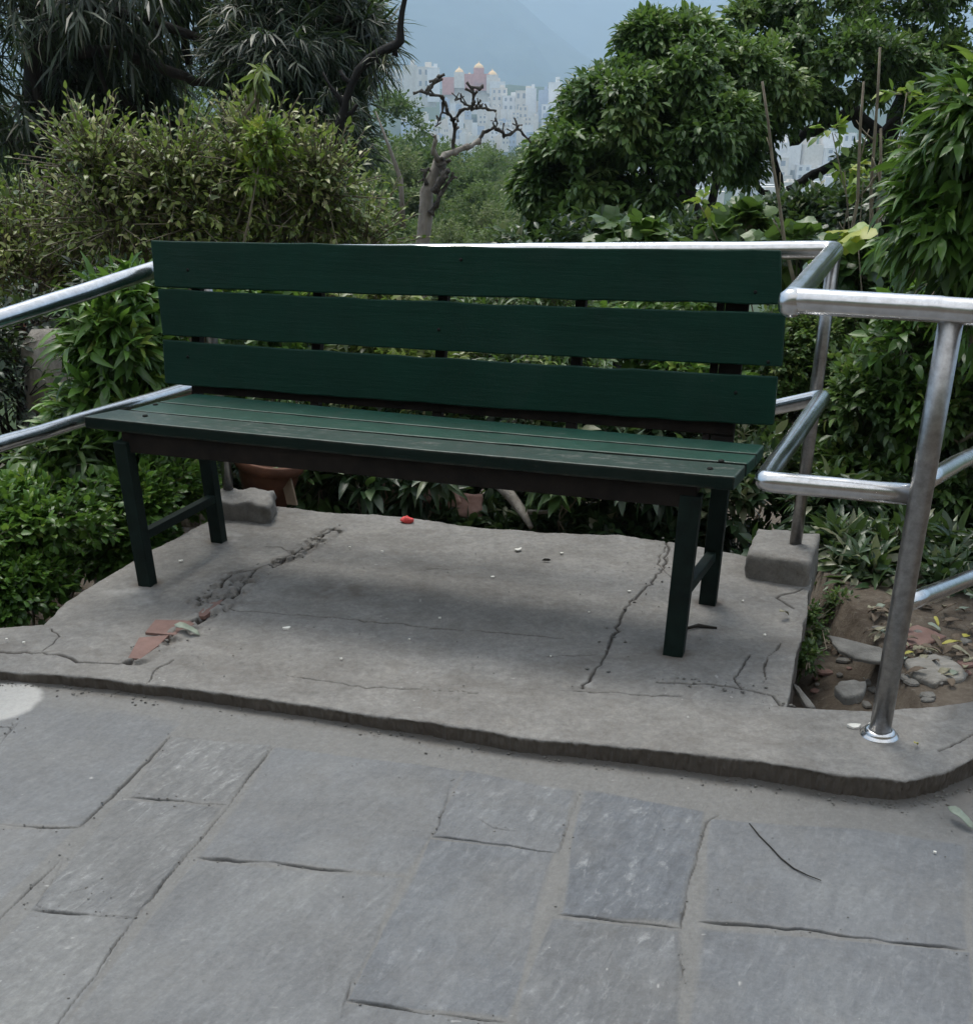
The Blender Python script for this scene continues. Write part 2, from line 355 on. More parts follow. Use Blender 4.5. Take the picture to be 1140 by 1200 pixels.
def patch(name, bot, top, left, right, z0=0.0, drop=.35, frontdrop=None, mat=None, lip=.004, under=0.0):
    P, nu, nv = coons(bot, top, left, right); ck, st, pl, dz = concrete_attrs(P); Z = z0+dz
    f = grid_faces(nu, nv); V = np.c_[P, Z]
    iu = np.tile(np.arange(nu), nv); iv = np.repeat(np.arange(nv), nu)
    # rounded, chipped rim
    e = np.minimum.reduce([np.full(nu*nv, 99.0), (iv)*1.0 if frontdrop is not None else np.full(nu*nv, 99.)])
    chip = .5+.9*np.clip(vnoise(P[:, 0]*30, P[:, 1]*30, 91), 0, 1)
    V[:, 2] -= lip*chip*np.clip(1-e/3.0, 0, 1)**2
    # skirts all round
    ring = np.r_[np.arange(nu), np.arange(1, nv)*nu+nu-1, (nv-1)*nu+np.arange(nu-2, -1, -1), np.arange(nv-2, 0, -1)*nu]
    c = P.mean(0); loops = [f.ravel()]; prev = ring; vs = [V]; k = len(V); A_ = [ck, st, pl]; extra = [[], [], []]
    isf = np.zeros(len(ring), bool); isf[:nu] = True
    dd = np.full(len(ring), drop); 
    if frontdrop is not None: dd[:nu] = frontdrop
    steps = (.06, .14, .24, .36, .50, .66, .83, 1.0)
    ringP = V[ring]; nrm = np.zeros((len(ring), 2)); nx = np.roll(ringP[:, :2], -1, 0)-np.roll(ringP[:, :2], 1, 0); nrm = np.c_[nx[:, 1], -nx[:, 0]]; nrm /= np.linalg.norm(nrm, axis=1)[:, None]+1e-9
    nr = len(ring); sk = []
    for s in steps:
        q = ringP.copy(); q[:, 2] = ringP[:, 2]-dd*s
        t = np.arange(nr)*.35
        off = fbm(t, t*0+s*5, .16, 5, 51, .6)*(.018-.006*under)-.002-.006*s-under*.007*min(1, s*2.2)+under*(fbm(t, t*0+s*6, 1.3, 4, 57, .75)*.013)
        q[:, 0] += nrm[:, 0]*off; q[:, 1] += nrm[:, 1]*off
        vs.append(q)
        cur = k+np.arange(nr); k += nr
        F_ = np.stack([prev, cur, np.roll(cur, -1), np.roll(prev, -1)], 1); loops.append(F_.ravel()); prev = cur
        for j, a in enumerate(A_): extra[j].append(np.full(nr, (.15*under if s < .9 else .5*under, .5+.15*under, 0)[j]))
    V = np.concatenate(vs); L = np.concatenate(loops)
    at = {n: np.r_[a, np.concatenate(x)] for n, a, x in zip(('crack', 'stain_shade', 'pale'), A_, extra)}
    o = raw(name, V, L, np.arange(0, len(L), 4), mat or M['concrete'], smooth=True, attrs=at)
    return struct(o)
def strip_curve(pts, n, amp, seed): return resample(pts, n, amp, seed)
kf = strip_curve(kerb_front, 1500, .005, 5); kb = strip_curve(kerb_back, 1500, .004, 6)
kl = np.linspace(kf[0], kb[0], 60); kr = np.linspace(kf[-1], kb[-1], 60)
patch('step_edge', kf, kb, kl, kr, 0.0, .30, .11, under=1.0)
plat_left = [G(50, 730), G(75, 706), G(120, 677), G(165, 652), G(205, 631), G(250, 607), G(300, 592)]
plat_back = [G(300, 592), G(345, 595), G(400, 601), G(480, 606), G(560, 617), G(640, 624), G(720, 626), G(785, 634), G(870, 650), G(952, 668)]
plat_right = [G(918, 829), G(929, 790), G(938, 752), G(945, 715), G(952, 668)]
pf = [p for p in kerb_back[3:11]]
off = Vector((0, -.02, 0))
pf = [p+off for p in pf]; plat_left[0] = pf[0]; plat_right[0] = pf[-1]
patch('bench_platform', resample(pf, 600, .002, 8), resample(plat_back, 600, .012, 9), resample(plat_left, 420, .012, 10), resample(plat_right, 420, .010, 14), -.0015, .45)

# ---- slate paving
slabs = [  # pixel outline, tone 0..1 (blue), roughness 0..1
 ([(-400, 815), (60, 822), (212, 852), (93, 975), (-400, 968)], .45, .0), ([(201, 869), (318, 878), (267, 947), (154, 940)], .15, 1.0),
 ([(140, 944), (262, 950), (158, 1083), (40, 1073)], .25, 1.0), ([(38, 1077), (157, 1086), (60, 1230), (-120, 1230), (-90, 1210)], .2, .35),
 ([(-400, 975), (88, 979), (-20, 1085), (-120, 1200), (-400, 1200)], .35, .1), ([(322, 880), (545, 905), (476, 1028), (234, 1010)], .55, .0),
 ([(232, 1014), (474, 1031), (404, 1173), (380, 1260), (40, 1260)], .40, .15), ([(545, 903), (677, 925), (651, 1000), (506, 983)], .60, .45),
 ([(503, 987), (648, 1001), (598, 1195), (408, 1174)], .75, .35), ([(402, 1179), (598, 1200), (590, 1290), (370, 1290)], .4, .2),
 ([(680, 923), (826, 950), (802, 1083), (656, 1073)], .95, .8), ([(832, 958), (1010, 968), (1135, 985), (1132, 1107), (820, 1079)], .65, .1),
 ([(818, 1084), (1134, 1112), (1150, 1300), (798, 1300)], .75, .3), ([(646, 1078), (800, 1089), (790, 1300), (610, 1300), (604, 1190)], .5, .7),
]
slabs = [([tuple(G(a, b, -.05))[:2] for a, b in p], t, r) for p, t, r in slabs]
pj = [([(200, 868), (150, 922), (93, 976)], .0030), ([(0, 973), (50, 977), (93, 976)], .0030), ([(152, 940), (268, 948)], .0026), ([(40, 1073), (158, 1083)], .0028),
 ([(232, 1010), (300, 1014), (412, 1024)], .0030), ([(320, 880), (268, 948), (158, 1083), (75, 1200), (40, 1250)], .0016), ([(75, 1010), (0, 1085), (-60, 1150)], .0018),
 ([(505, 983), (560, 988), (650, 1000)], .0020), ([(405, 1175), (450, 1180), (500, 1190), (590, 1198)], .0026), ([(820, 1078), (960, 1090), (1130, 1108)], .0026),
 ([(655, 1073), (700, 1076), (730, 1080), (798, 1087)], .0018), ([(530, 920), (508, 980)], .0012), ([(412, 1150), (400, 1185)], .0014), ([(678, 930), (655, 1000)], .0011),
 ([(843, 953), (828, 962), (806, 1040), (798, 1090)], .0016), ([(-10, 875), (12, 866), (26, 852)], .0012), ([(-20, 858), (15, 860), (0, 880)], .0012), ([(560, 960), (580, 972), (608, 976)], .0010),
 ([(795, 1120), (800, 1150)], .0012), ([(75, 1055), (100, 1050), (110, 1042)], .0012), ([(60, 1075), (45, 1068), (75, 1012)], .001)]
pj = [(wobble([tuple(G(a, b, -.05))[:2] for a, b in p], .0016, .03, 60+i), w) for i, (p, w) in enumerate(pj)]
def pave_mat():
    m, nt, p, out = newmat('slate_paving'); v = coord(nt)
    vs = coord(nt, (1, 1, 1), rot=(0, 0, .5)); st = nt.nodes.new('ShaderNodeMapping'); st.inputs['Scale'].default_value = (3.5, 1, 1); nt.links.new(vs, st.inputs[0])
    n1 = noise(nt, v, 2.2, 7, .6, dist=.5); n2 = noise(nt, st.outputs[0], 14, 9, .68, dist=.6); n3 = noise(nt, v, 150, 4, .8)
    tone = attr(nt, 'tone'); rg = attr(nt, 'rough'); mo = attr(nt, 'mortar')
    c = mix(nt, tone, (.165, .163, .158), (.122, .130, .142))
    c = mix(nt, .8, c, ramp(nt, n1, [(.25, (.33, .32, .31)), (.5, (.5, .5, .5)), (.75, (.66, .66, .64))]), 'OVERLAY')
    c = mix(nt, math_(nt, 'MULTIPLY_ADD', rg, .40, .42), c, ramp(nt, n2, [(.25, (.28, .28, .29)), (.5, (.5, .5, .5)), (.76, (.80, .80, .79))]), 'OVERLAY')
    sc = ramp(nt, math_(nt, 'MULTIPLY', n2, noise(nt, v, 26, 6, .75)), [(.30, (0, 0, 0)), (.44, (1, 1, 1))])
    c = mix(nt, math_(nt, 'MULTIPLY', sc, math_(nt, 'MULTIPLY_ADD', rg, .55, .04)), c, (.42, .42, .41))
    mc = mix(nt, noise(nt, v, 12, 7, .7), (.130, .127, .120), (.190, .186, .178))
    c = mix(nt, mo, c, mc)
    g4 = noise(nt, v, 75, 6, .8); c = mix(nt, .38, c, ramp(nt, g4, [(.3, (.25, .25, .25)), (.5, (.5, .5, .5)), (.7, (.78, .78, .78))]), 'OVERLAY')
    stn = ramp(nt, noise(nt, v, 6.5, 9, .78, dist=1.2), [(.55, (0, 0, 0)), (.62, (1, 1, 1))]); c = mix(nt, math_(nt, 'MULTIPLY', stn, .22), c, (.10, .095, .088))
    c = mix(nt, math_(nt, 'MULTIPLY', ramp(nt, noise(nt, v, 4.3, 6, .7), [(.52, (0, 0, 0)), (.75, (1, 1, 1))]), .35), c, (.20, .19, .175))
    c = mix(nt, attr(nt, 'dirt'), c, (.105, .095, .083))
    c = mix(nt, ramp(nt, n3, [(.62, (0, 0, 0)), (.85, (.5, .5, .5))]), c, (.33, .33, .32))
    c = mix(nt, math_(nt, 'MULTIPLY', attr(nt, 'pale'), math_(nt, 'MULTIPLY_ADD', g4, .9, .45), clamp=True), c, (.40, .39, .37))
    c = mix(nt, attr(nt, 'crack'), c, (.028, .027, .026))
    nt.links.new(c, p.inputs['Base Color'])
    nt.links.new(math_(nt, 'MULTIPLY_ADD', n2, .3, .48), p.inputs['Roughness']); p.inputs['Specular IOR Level'].default_value = .35
    h = math_(nt, 'ADD', math_(nt, 'MULTIPLY', n2, math_(nt, 'MULTIPLY_ADD', rg, 1.3, .55)), math_(nt, 'MULTIPLY', n3, .15))
    h = math_(nt, 'ADD', h, math_(nt, 'MULTIPLY', g4, .5)); nt.links.new(bump(nt, h, .55, .007), p.inputs['Normal'])
    return m
M['pave'] = pave_mat()
def paving():
    # fine sheet from the step's foot towards the camera
    bot = resample([Vector((-1.62, 1.30, 0)), Vector((1.5, 1.30, 0))], 1120)
    top = resample([Vector((-1.62, 3.03, 0))]+[p+Vector((0, .05, 0)) for p in kerb_front[1:-1]]+[Vector((1.5, 2.85, 0))], 1120)
    P, nu, nv = coons(bot, top, np.linspace(bot[0], top[0], 640), np.linspace(bot[-1], top[-1], 640))
    x, y = P[:, 0], P[:, 1]; Z = pave_z(x).copy()
    tone = np.full(len(P), .3); rg = np.full(len(P), .3); mo = np.ones(len(P)); hz = np.zeros(len(P))
    jx = fbm(x, y, 8, 4, 71)*.010; jy = fbm(x, y, 8, 4, 72)*.010; Q = P+np.c_[jx, jy]
    for i, (poly, t, r) in enumerate(slabs):
        poly = [(cx_+(qx-cx_)*(1+.006/max(.05, math.hypot(qx-cx_, qy-cy_))), cy_+(qy-cy_)*(1+.006/max(.05, math.hypot(qx-cx_, qy-cy_)))) for cx_, cy_ in [(float(np.mean([q[0] for q in poly])), float(np.mean([q[1] for q in poly])))] for qx, qy in poly]; ins = inside(Q, poly); d = seg_dist(Q, poly+[poly[0]], .03); w = np.where(ins, sstep(0, .004+.022*np.clip(vnoise(x*5, y*5, 16)*1.5-.45, 0, 1), d), 0)
        fade = 1-.55*np.clip(fbm(x, y, 6, 4, 17+i)*2.6, 0, 1)
        mo = np.minimum(mo, 1-w*fade); tone = tone*(1-w)+t*w; rg = rg*(1-w)+r*w
        tilt = (i*37 % 7-3)*.0012; cx = np.mean([q[0] for q in poly]); cy = np.mean([q[1] for q in poly])
        hz += w*(.0016+(x-cx)*tilt+(y-cy)*((i*13 % 5)-2)*.0015)
    ck = np.zeros(len(P))
    for poly, wd in pj:
        d = seg_dist(Q, poly, .03); vv = vnoise(x*11, y*11, 15); e0, e1 = poly[0], poly[-1]; en = np.clip(np.minimum(np.hypot(x-e0[0], y-e0[1]), np.hypot(x-e1[0], y-e1[1]))/.05, 0, 1)**.6; wl = np.maximum(wd*(.35+1.3*vv)*(.3+.7*en), .0015); k = (1-sstep(wl*.2, wl*1.6, d))*np.clip(wd*(.2+1.6*vv)/.0022, .12, 1)*(.25+.75*en); ck = np.maximum(ck, k)
    kfp = [tuple(p)[:2] for p in kerb_front]; dk = seg_dist(P, kfp)
    mo = np.maximum(mo, .8*sstep(.13, .06, dk+fbm(x, y, 7, 4, 73)*.14)); rg = rg*(1-mo)+.4*mo
    dirt = .75*sstep(.045, .0, dk+fbm(x, y, 18, 4, 74)*.04)
    dr = np.clip((x-1.0+fbm(x, y, 9, 4, 75)*.25)/.12, 0, 1); dirt = np.maximum(dirt, dr*.8)
    pale = np.zeros(len(P)); g = G(-8, 826, -.04)
    pp = np.hypot((x-g.x)/1.0, (y-g.y)/.95)+fbm(x, y, 14, 4, 76)*.03; pale = np.maximum(pale, sstep(.125, .105, pp))
    sp = vnoise(x*70, y*70, 79); pale = np.maximum(pale, .8*sstep(.965, .99, sp)*sstep(.5, .8, vnoise(x*5, y*5, 80)))
    Z += hz+fbm(x, y, 3, 4, 81)*.006+fbm(x*1.8, y, 16, 5, 82)*.0042*(.35+rg)+fbm(x, y, 90, 3, 83)*.0008
    Z -= ck*.006; Z += pale*.0015*(pp < .2)
    Z -= .02*np.clip((y-0)/9, 0, 0)
    o = raw('slate_paving', np.c_[P, Z], grid_faces(nu, nv).ravel(), np.arange(0, (nu-1)*(nv-1)*4, 4), M['pave'], smooth=True,
            attrs=dict(tone=tone, rough=rg, mortar=mo, crack=ck, dirt=dirt, pale=pale))
    struct(o)
    X_, Y_ = np.meshgrid(np.linspace(-5, 2.3, 60), np.linspace(-2.2, 1.33, 40)); m = X_.size; z_ = np.zeros(m)
    struct(raw('path', np.c_[X_.ravel(), Y_.ravel(), pave_z(X_.ravel())-.004], grid_faces(60, 40).ravel(), np.arange(0, 59*39*4, 4), M['pave'], smooth=True,
            attrs=dict(tone=z_+.5, rough=z_+.3, mortar=z_, crack=z_, dirt=z_, pale=z_)))
    X_, Y_ = np.meshgrid(np.linspace(-5, -1.6, 40), np.linspace(1.45, 3.0, 30)); m = X_.size; z_ = np.zeros(m)
    struct(raw('path', np.c_[X_.ravel(), Y_.ravel(), pave_z(X_.ravel())-.006], grid_faces(40, 30).ravel(), np.arange(0, 39*29*4, 4), M['pave'], smooth=True,
            attrs=dict(tone=z_+.5, rough=z_+.3, mortar=z_, crack=z_, dirt=z_, pale=z_)))
paving()

# ---- terrain: soil bank behind the platform, slope into the valley, unseen hillside added behind the path to cut frontal light
def land(x, y):
    ax = np.abs(x); r = y
    z = np.interp(y, [-400, -60, -14, -7, -3.2, -2, 1.3, 3.2, 4.4, 6, 9, 14, 40, 120, 300, 700, 1100, 1300, 1700, 2300],
                  [150, 45, 11, 5.0, .6, -.12, -.12, -.16, -.40, -.75, -1.3, -2.2, -7.5, -24, -48, -70, -62, -34, 38, 30])
    z = z - np.where((y > -2) & (y < 4), .55*sstep(1.25, 1.9, -x), 0)
    soil = sstep(.9, 1.05, x)*sstep(1.9, 2.2, y)*sstep(4.6, 3.6, y)
    z = z*(1-soil)+soil*(-.075+.02*(x-1)+fbm(x, y, 4, 5, 91)*.045)
    z = z + fbm(x, y, .5, 4, 92)*.25*np.clip((np.abs(y-2)-2.2)/3, 0, 1) + fbm(x, y, .02, 4, 93)*np.clip(np.abs(y)-40, 0, 500)*.05
    z = z - np.where((np.abs(x) < 1.15) & (y > 2.4) & (y < 4.1), .10, 0)
    return z
def soil_mat():
    m, nt, p, out = newmat('leafy_soil'); v = coord(nt)
    n = noise(nt, v, 7, 9, .7); n2 = noise(nt, v, 40, 7, .75)
    c = ramp(nt, n, [(.3, (.065, .050, .038)), (.55, (.125, .103, .082)), (.75, (.19, .165, .135))])
    c = mix(nt, ramp(nt, n2, [(.52, (0, 0, 0)), (.7, (.7, .7, .7))]), c, (.20, .18, .145))
    g = ramp(nt, noise(nt, v, .6, 6, .6), [(.4, (0, 0, 0)), (.6, (1, 1, 1))])
    sep = nt.nodes.new('ShaderNodeSeparateXYZ'); nt.links.new(v, sep.inputs[0])
    far = math_(nt, 'MULTIPLY', math_(nt, 'SUBTRACT', math_(nt, 'ABSOLUTE', math_(nt, 'SUBTRACT', sep.outputs[1], 2.0)), 7.0), .4, clamp=True)
    gr = ramp(nt, noise(nt, v, .05, 8, .7), [(.3, (.028, .045, .018)), (.7, (.055, .080, .032))])
    c = mix(nt, far, c, gr)
    nt.links.new(c, p.inputs['Base Color']); p.inputs['Roughness'].default_value = .95; p.inputs['Specular IOR Level'].default_value = .15
    nt.links.new(bump(nt, math_(nt, 'ADD', n, math_(nt, 'MULTIPLY', n2, .4)), .8, .03), p.inputs['Normal'])
    return m
M['soil'] = soil_mat()
xs = np.unique(np.round(np.r_[-3000, -1800, -900, -400, -200, -100, -60, np.arange(-40, -6, 2), np.arange(-6, -2, .25), np.arange(-2, 2.6, .035), np.arange(2.6, 6, .25), np.arange(6, 41, 2), 60, 100, 200, 400, 900, 1800, 3000], 3))
ys = np.unique(np.round(np.r_[-400, -200, -100, -60, -30, np.arange(-20, 1.6, .6), np.arange(1.6, 6, .04), np.arange(6, 16, .4), np.arange(16, 60, 3), np.arange(60, 300, 20), np.arange(300, 2310, 50)], 3))
X, Y = np.meshgrid(xs, ys); P = np.c_[X.ravel(), Y.ravel()]
struct(raw('ground', np.c_[P, land(P[:, 0], P[:, 1])], grid_faces(len(xs), len(ys)).ravel(), np.arange(0, (len(xs)-1)*(len(ys)-1)*4, 4), M['soil'], smooth=True))
def gz(x, y): return float(land(np.array([float(x)]), np.array([float(y)]))[0])

# ---- mountains
def mount_mat():
    m, nt, p, out = newmat('wooded_mountain'); v = coord(nt)
    nt.links.new(ramp(nt, noise(nt, v, .006, 8, .65), [(.3, (.020, .032, .016)), (.7, (.060, .075, .040))]), p.inputs['Base Color'])
    p.inputs['Roughness'].default_value = 1; p.inputs['Specular IOR Level'].default_value = 0
    return m
M['mount'] = mount_mat()
def ridge(name, pts, depth, foot, amp, seed):
    # pts: (pixel x, pixel y, distance) along the crest
    C_ = np.array([tuple(A(*p)) for p in pts]); n = 160; s = np.linspace(0, len(C_)-1, n)
    cr = np.stack([np.interp(s, np.arange(len(C_)), C_[:, k]) for k in range(3)], 1)
    m = 60; V = []
    for j in range(m):
        t = j/(m-1)
        y = cr[:, 1]-depth*t; prof = (1-t)**1.15
        z = foot+(cr[:, 2]-foot)*prof
        x = cr[:, 0]*(1+.0*t); nz = fbm(x/amp, y/amp, 1.0, 5, seed)
        gul = np.abs(fbm(x/amp*1.4+nz, y/amp*.35, 1.0, 3, seed+9))
        z = z+fbm(x/120, y/120, 1.0, 4, seed+3)*45*min(1, t*6+.35)+(nz*.35-gul*.75)*amp*(.15+.85*np.sin(np.pi*min(t*1.1, 1)))*.55
        V.append(np.c_[x, y, z])
    for j in range(1, 12):
        t = j/11; V.append(np.c_[cr[:, 0], cr[:, 1]+depth*.6*t, foot+(cr[:, 2]-foot)*(1-t)**1.1])
    V = np.concatenate(V[:m][::-1]+V[m:])
    struct(raw(name, V, grid_faces(n, m+11).ravel(), np.arange(0, (n-1)*(m+10)*4, 4), M['mount'], smooth=True))
ridge('mountain', [(-900, -160, 5000), (-300, -230, 5000), (100, -200, 4900), (400, -120, 4850), (500, -60, 4850), (560, -34, 4800), (600, -5, 4700), (640, 26, 4650), (690, 66, 4600), (740, 96, 4600), (900, 124, 4600), (1300, 132, 4600), (2200, 120, 4600)], 1900, -20, 330, 5)

ridge('far_mountain', [(-900, -60, 6200), (100, -60, 6200), (560, -50, 6000), (700, -35, 6000), (850, -22, 6000), (1000, -40, 6000), (1500, -80, 6200), (2200, -60, 6200)], 1500, -20, 300, 17)
# ================================================================== PARK BENCH
LF, RF, LB, RB = G(172, 685), G(790, 768), G(256, 635), G(830, 708)
bu = ((RF-LF)+(RB-LB)).normalized(); bu.z = 0; bv = Vector((-bu.y, bu.x, 0)); up = Vector((0, 0, 1))
LF, RF, LB, RB = (p+Vector((0, .012, 0)) for p in (LF, RF, LB, RB))
bench = thing('park_bench', 'long dark green slatted wooden bench with thin black metal legs on the cement platform', 'bench')
def BP(a, b, z): return LF+bu*a+bv*b+up*z
def plank(name, fc, thick_vec, mat, bow=0.0, seg=24, seed=0):
    """fc: four corners of the visible face (left-low, right-low, right-high, left-high)"""
    a, b, c, d = fc; vs = []; r = random.Random(seed); mb = MB(); n = seg
    w1 = [r.gauss(0, .0012) for _ in range(n+1)]; w2 = [r.gauss(0, .0012) for _ in range(n+1)]
    hd = (d-a).normalized()
    for i in range(n+1):
        t = i/n; lo = a.lerp(b, t)+hd*w1[i]; hi = d.lerp(c, t)+hd*w2[i]; bo = up*(-bow*4*t*(1-t))
        vs += [lo+bo, hi+bo, hi+bo+thick_vec, lo+bo+thick_vec]
    fs = [(0, 3, 2, 1), (4*n, 4*n+1, 4*n+2, 4*n+3)]
    for i in range(n):
        k = 4*i
        for j in range(4): fs.append((k+j, k+4+j, k+4+(j+1) % 4, k+(j+1) % 4)[::-1])
    mb.add(vs, [f[::-1] for f in fs])
    return mb.build(name, mat, bench, bevel=.004, seg=2)
ZS = .52
def S(px, py, z=ZS): return G(px, py, z)
seat_t = up*-.036
def seatplank(l0, l1, r0, r1, bow, seed, dz=0.0, mt='paint_seat'):
    o = plank('seat_plank', [S(*l0, ZS+dz), S(*r0, ZS+dz), S(*r1, ZS+dz), S(*l1, ZS+dz)], seat_t, M[mt], bow, 24, seed)
    o.data.materials.append(M['edge_dark'])
    for i in range(24): o.data.polygons[2+4*i+3].material_index = 1     # front face coloured darker than the top
    return o
# front, middle, back plank of the seat
seatplank((97, 488), (139, 479.5), (861, 559), (874, 545), .004, 1, 0, 'paint_worn')
seatplank((151, 480), (184, 471), (876, 543), (886, 533), .003, 2)
seatplank((186, 470.5), (228, 461), (887, 531.5), (896, 521), .003, 3, .002)
# bolts on the seat
for q in ((182, 474, 1), (845, 540, 0), (832, 549, 0), (170, 487, 0)):
    MB().lathe(S(q[0], q[1], ZS+.001), [(.008, -.004), (.008, .001), (.005, .003)], 12).build('bolt', M['bolt'], bench, True)
# backrest planes lean backwards
def onback(px, py, off=0.0):
    d = Vector(_ray(px, py)); o = Vector((0, 0, H)); k = .19
    # plane: (P-LF).bv = .385+off + k*(z-.55)
    nrm = bv-up*k; c = LF.dot(bv)+.385+off-k*.55
    t = (c-o.dot(nrm))/d.dot(nrm); return o+d*t
bk = (bv-up*.19).normalized()*.03
def backplank(ll, rl, rh, lh, bow, seed):
    return plank('backrest_plank', [onback(*ll), onback(*rl), onback(*rh), onback(*lh)], bk, M['paint_back'], bow, 24, seed)
p1 = backplank((181, 336), (915, 356), (915, 293), (176, 281), .003, 4)
p2 = backplank((190, 392), (916, 429), (920, 367), (184, 338), .005, 5)
p3 = backplank((193, 449), (906, 499), (911, 441), (190, 398), .005, 6)
for px_, py_, pp in ((220, 316, p1), (885, 342, p1), (540, 304, p1), (514, 386, p2), (220, 418, p3), (862, 460, p3), (900, 424, p2)):
    q = onback(px_, py_)-bk.normalized()*.001
    MB().lathe(q, [(.005, -.003), (.005, .001), (.003, .002)], 10, axis=-bk).build('bolt', M['bolt'], bench, True)
# upright supports behind the planks
for px_, w in ((372, .030), (521, .030), (685, .030), (870, .062), (850, .02), (228, .03)):
    hi = onback(px_, 283 if px_ < 700 else 296, .031); lo = onback(px_ + 4, 560, .031)
    lo = Vector((hi.x, hi.y, 0))-bv*(hi.z-.47)*.19; lo.z = .47
    w2 = bu*w/2; t = bv*.03; hi = hi-up*.03
    MB().hexa([lo-w2, lo+w2, lo+w2+t, lo-w2+t], [hi-w2, hi+w2, hi+w2+t, hi-w2+t]).build('backrest_support', M['iron'], bench, bevel=.002)
# seat frame: front and rear rails, cross bars
zt = ZS-.037
L_ = (RF-LF).length
def bar(p, q, w, h, name, mat, wdir=None):
    d = (q-p).normalized(); s = (wdir or d.cross(up)).normalized()*w/2; hh = up*h/2
    MB().hexa([p-s-hh, p+s-hh, q+s-hh, q-s-hh][::1], [p-s+hh, p+s+hh, q+s+hh, q-s+hh]).build(name, mat, bench, bevel=.002)
bar(BP(-.02, .012, zt-.032), BP(L_+.03, .012, zt-.032), .03, .062, 'seat_rail', M['iron'])
bar(BP(-.02, .395, zt-.025), BP(L_+.03, .395, zt-.025), .03, .045, 'seat_rail', M['iron'])
for a in (.0, L_*.5, L_+.01): bar(BP(a, .03, zt-.02), BP(a, .38, zt-.02), .035, .035, 'cross_bar', M['iron'])
bar(BP(-.02, .41, zt+.055), BP(L_+.06, .41, zt+.055), .012, .05, 'back_rail', M['iron'])
# legs
def leg(base, w=.050, d=.045, top=None):
    w1 = bu*w/2; d1 = bv*d/2; t = Vector((top.x, top.y, 0)) if top else base; zz = up*(zt-.03)
    base = base-up*.01
    MB().hexa([base-w1-d1, base+w1-d1, base+w1+d1, base-w1+d1], [t-w1-d1+zz, t+w1-d1+zz, t+w1+d1+zz, t-w1+d1+zz]).build('leg', M['iron_green'], bench, bevel=.003)
leg(LF, .046, .04, LF-bu*.02); leg(RF, .054, .045, RF+bu*.015); leg(LB, .044, .04, LB-bu*.02); leg(RB, .05, .045, RB+bu*.01)
for a, b in ((LF, LB), (RF, RB)):
    bar(a+up*.165+bv*.02, b+up*.165-bv*.02, .028, .010, 'stretcher', M['iron_green'])
    bar(a+up*.155+bv*.02+bu*.012, b+up*.155-bv*.02+bu*.012, .005, .025, 'stretcher', M['iron_green'])
rebase(bench, LF)

# ================================================================== RAILING
rail = thing('handrail', 'bright steel pipe railing zigzagging round the bench platform', 'railing')
ZH, ZL = .976, .586
RT = .0265
def bend(pts, r, k=5):
    """polyline with tight rounded corners"""
    pts = [Vector(p) for p in pts]; out = [pts[0]]
    for i in range(1, len(pts)-1):
        a, b, c = pts[i-1], pts[i], pts[i+1]; u = (a-b).normalized(); v = (c-b).normalized(); rr = min(r, (a-b).length*.4, (c-b).length*.4)
        for j in range(k+1):
            t = j/k; p0 = b+u*rr; p2 = b+v*rr; out.append((p0*(1-t)**2+b*2*t*(1-t)+p2*t*t))
    out.append(pts[-1]); return out
def pipe(name, pts, r, rad=.02, n=20):
    P_ = bend(pts, rad) if rad else [Vector(p) for p in pts]
    # subdivide the straights so the pipe has slight unevenness
    Q = [P_[0]]
    for a, b in zip(P_[:-1], P_[1:]):
        m = max(1, int((b-a).length/.12))
        for i in range(1, m+1): Q.append(a.lerp(b, i/m)+Vector((random.gauss(0, .0005), random.gauss(0, .0005), random.gauss(0, .0005))) * (1 if m > 1 else 0))
    return MB().tube(Q, r, n).build(name, M['steel'], rail, True)
C1, C2 = G(978, 293, ZH), G(928, 352, ZH); C3 = G(1118, 364, ZH); Cx = G(1190, 369, ZH)
C0 = A(238, 297, 4.08); L0 = A(0, 374, 3.28); L0e = L0+(L0-C0)*.5
pipe('top_rail', [L0e, C0, C1, C2, C3, Cx+(Cx-C3)*2], RT, .030)
C1l, C2l, C3l = G(952, 465, ZL), G(894, 564, ZL), G(1076, 580, ZL)
C0l = A(224, 454, 3.98); L0l = A(0, 521, 3.06); L0le = L0l+(L0l-C0l)*.5
C1l = Vector((C1.x*.5+C1l.x*.5, C1l.y, ZL))
pipe('lower_rail', [L0le, C0l, A(905, 478, 3.42), C1l, C2l, C3l], .0235, .026)
# posts
def post(foot, head, r, flange=True):
    p = MB().tube([foot, foot.lerp(head, .33), foot.lerp(head, .66), head], r, 20).build('post', M['steel_dull'], rail, True)
    return p
f1 = G(932, 637, .085); post(f1, C1-up*.01, .0195)
f0 = A(268, 577, 4.10); post(f0-up*.02, C0-up*.01, .0195)
f3 = G(1030, 861, .0); post(f3, Vector((f3.x*.35+C3.x*.65, f3.y*.35+C3.y*.65, ZH)), .0245)
MB().lathe(f3-up*.004, [(.045, 0), (.045, .006), (.038, .009), (.036, .012), (.036, .016), (.028, .020), (.026, .020)], 28).build('flange', M['steel'], rail, True)
fl = Vector((L0l.x-.06, L0l.y-.22, 0)); post(fl-up*.12, (L0l+(L0l-C0l)*.3).lerp(L0e, 0)+up*.0, .0225)
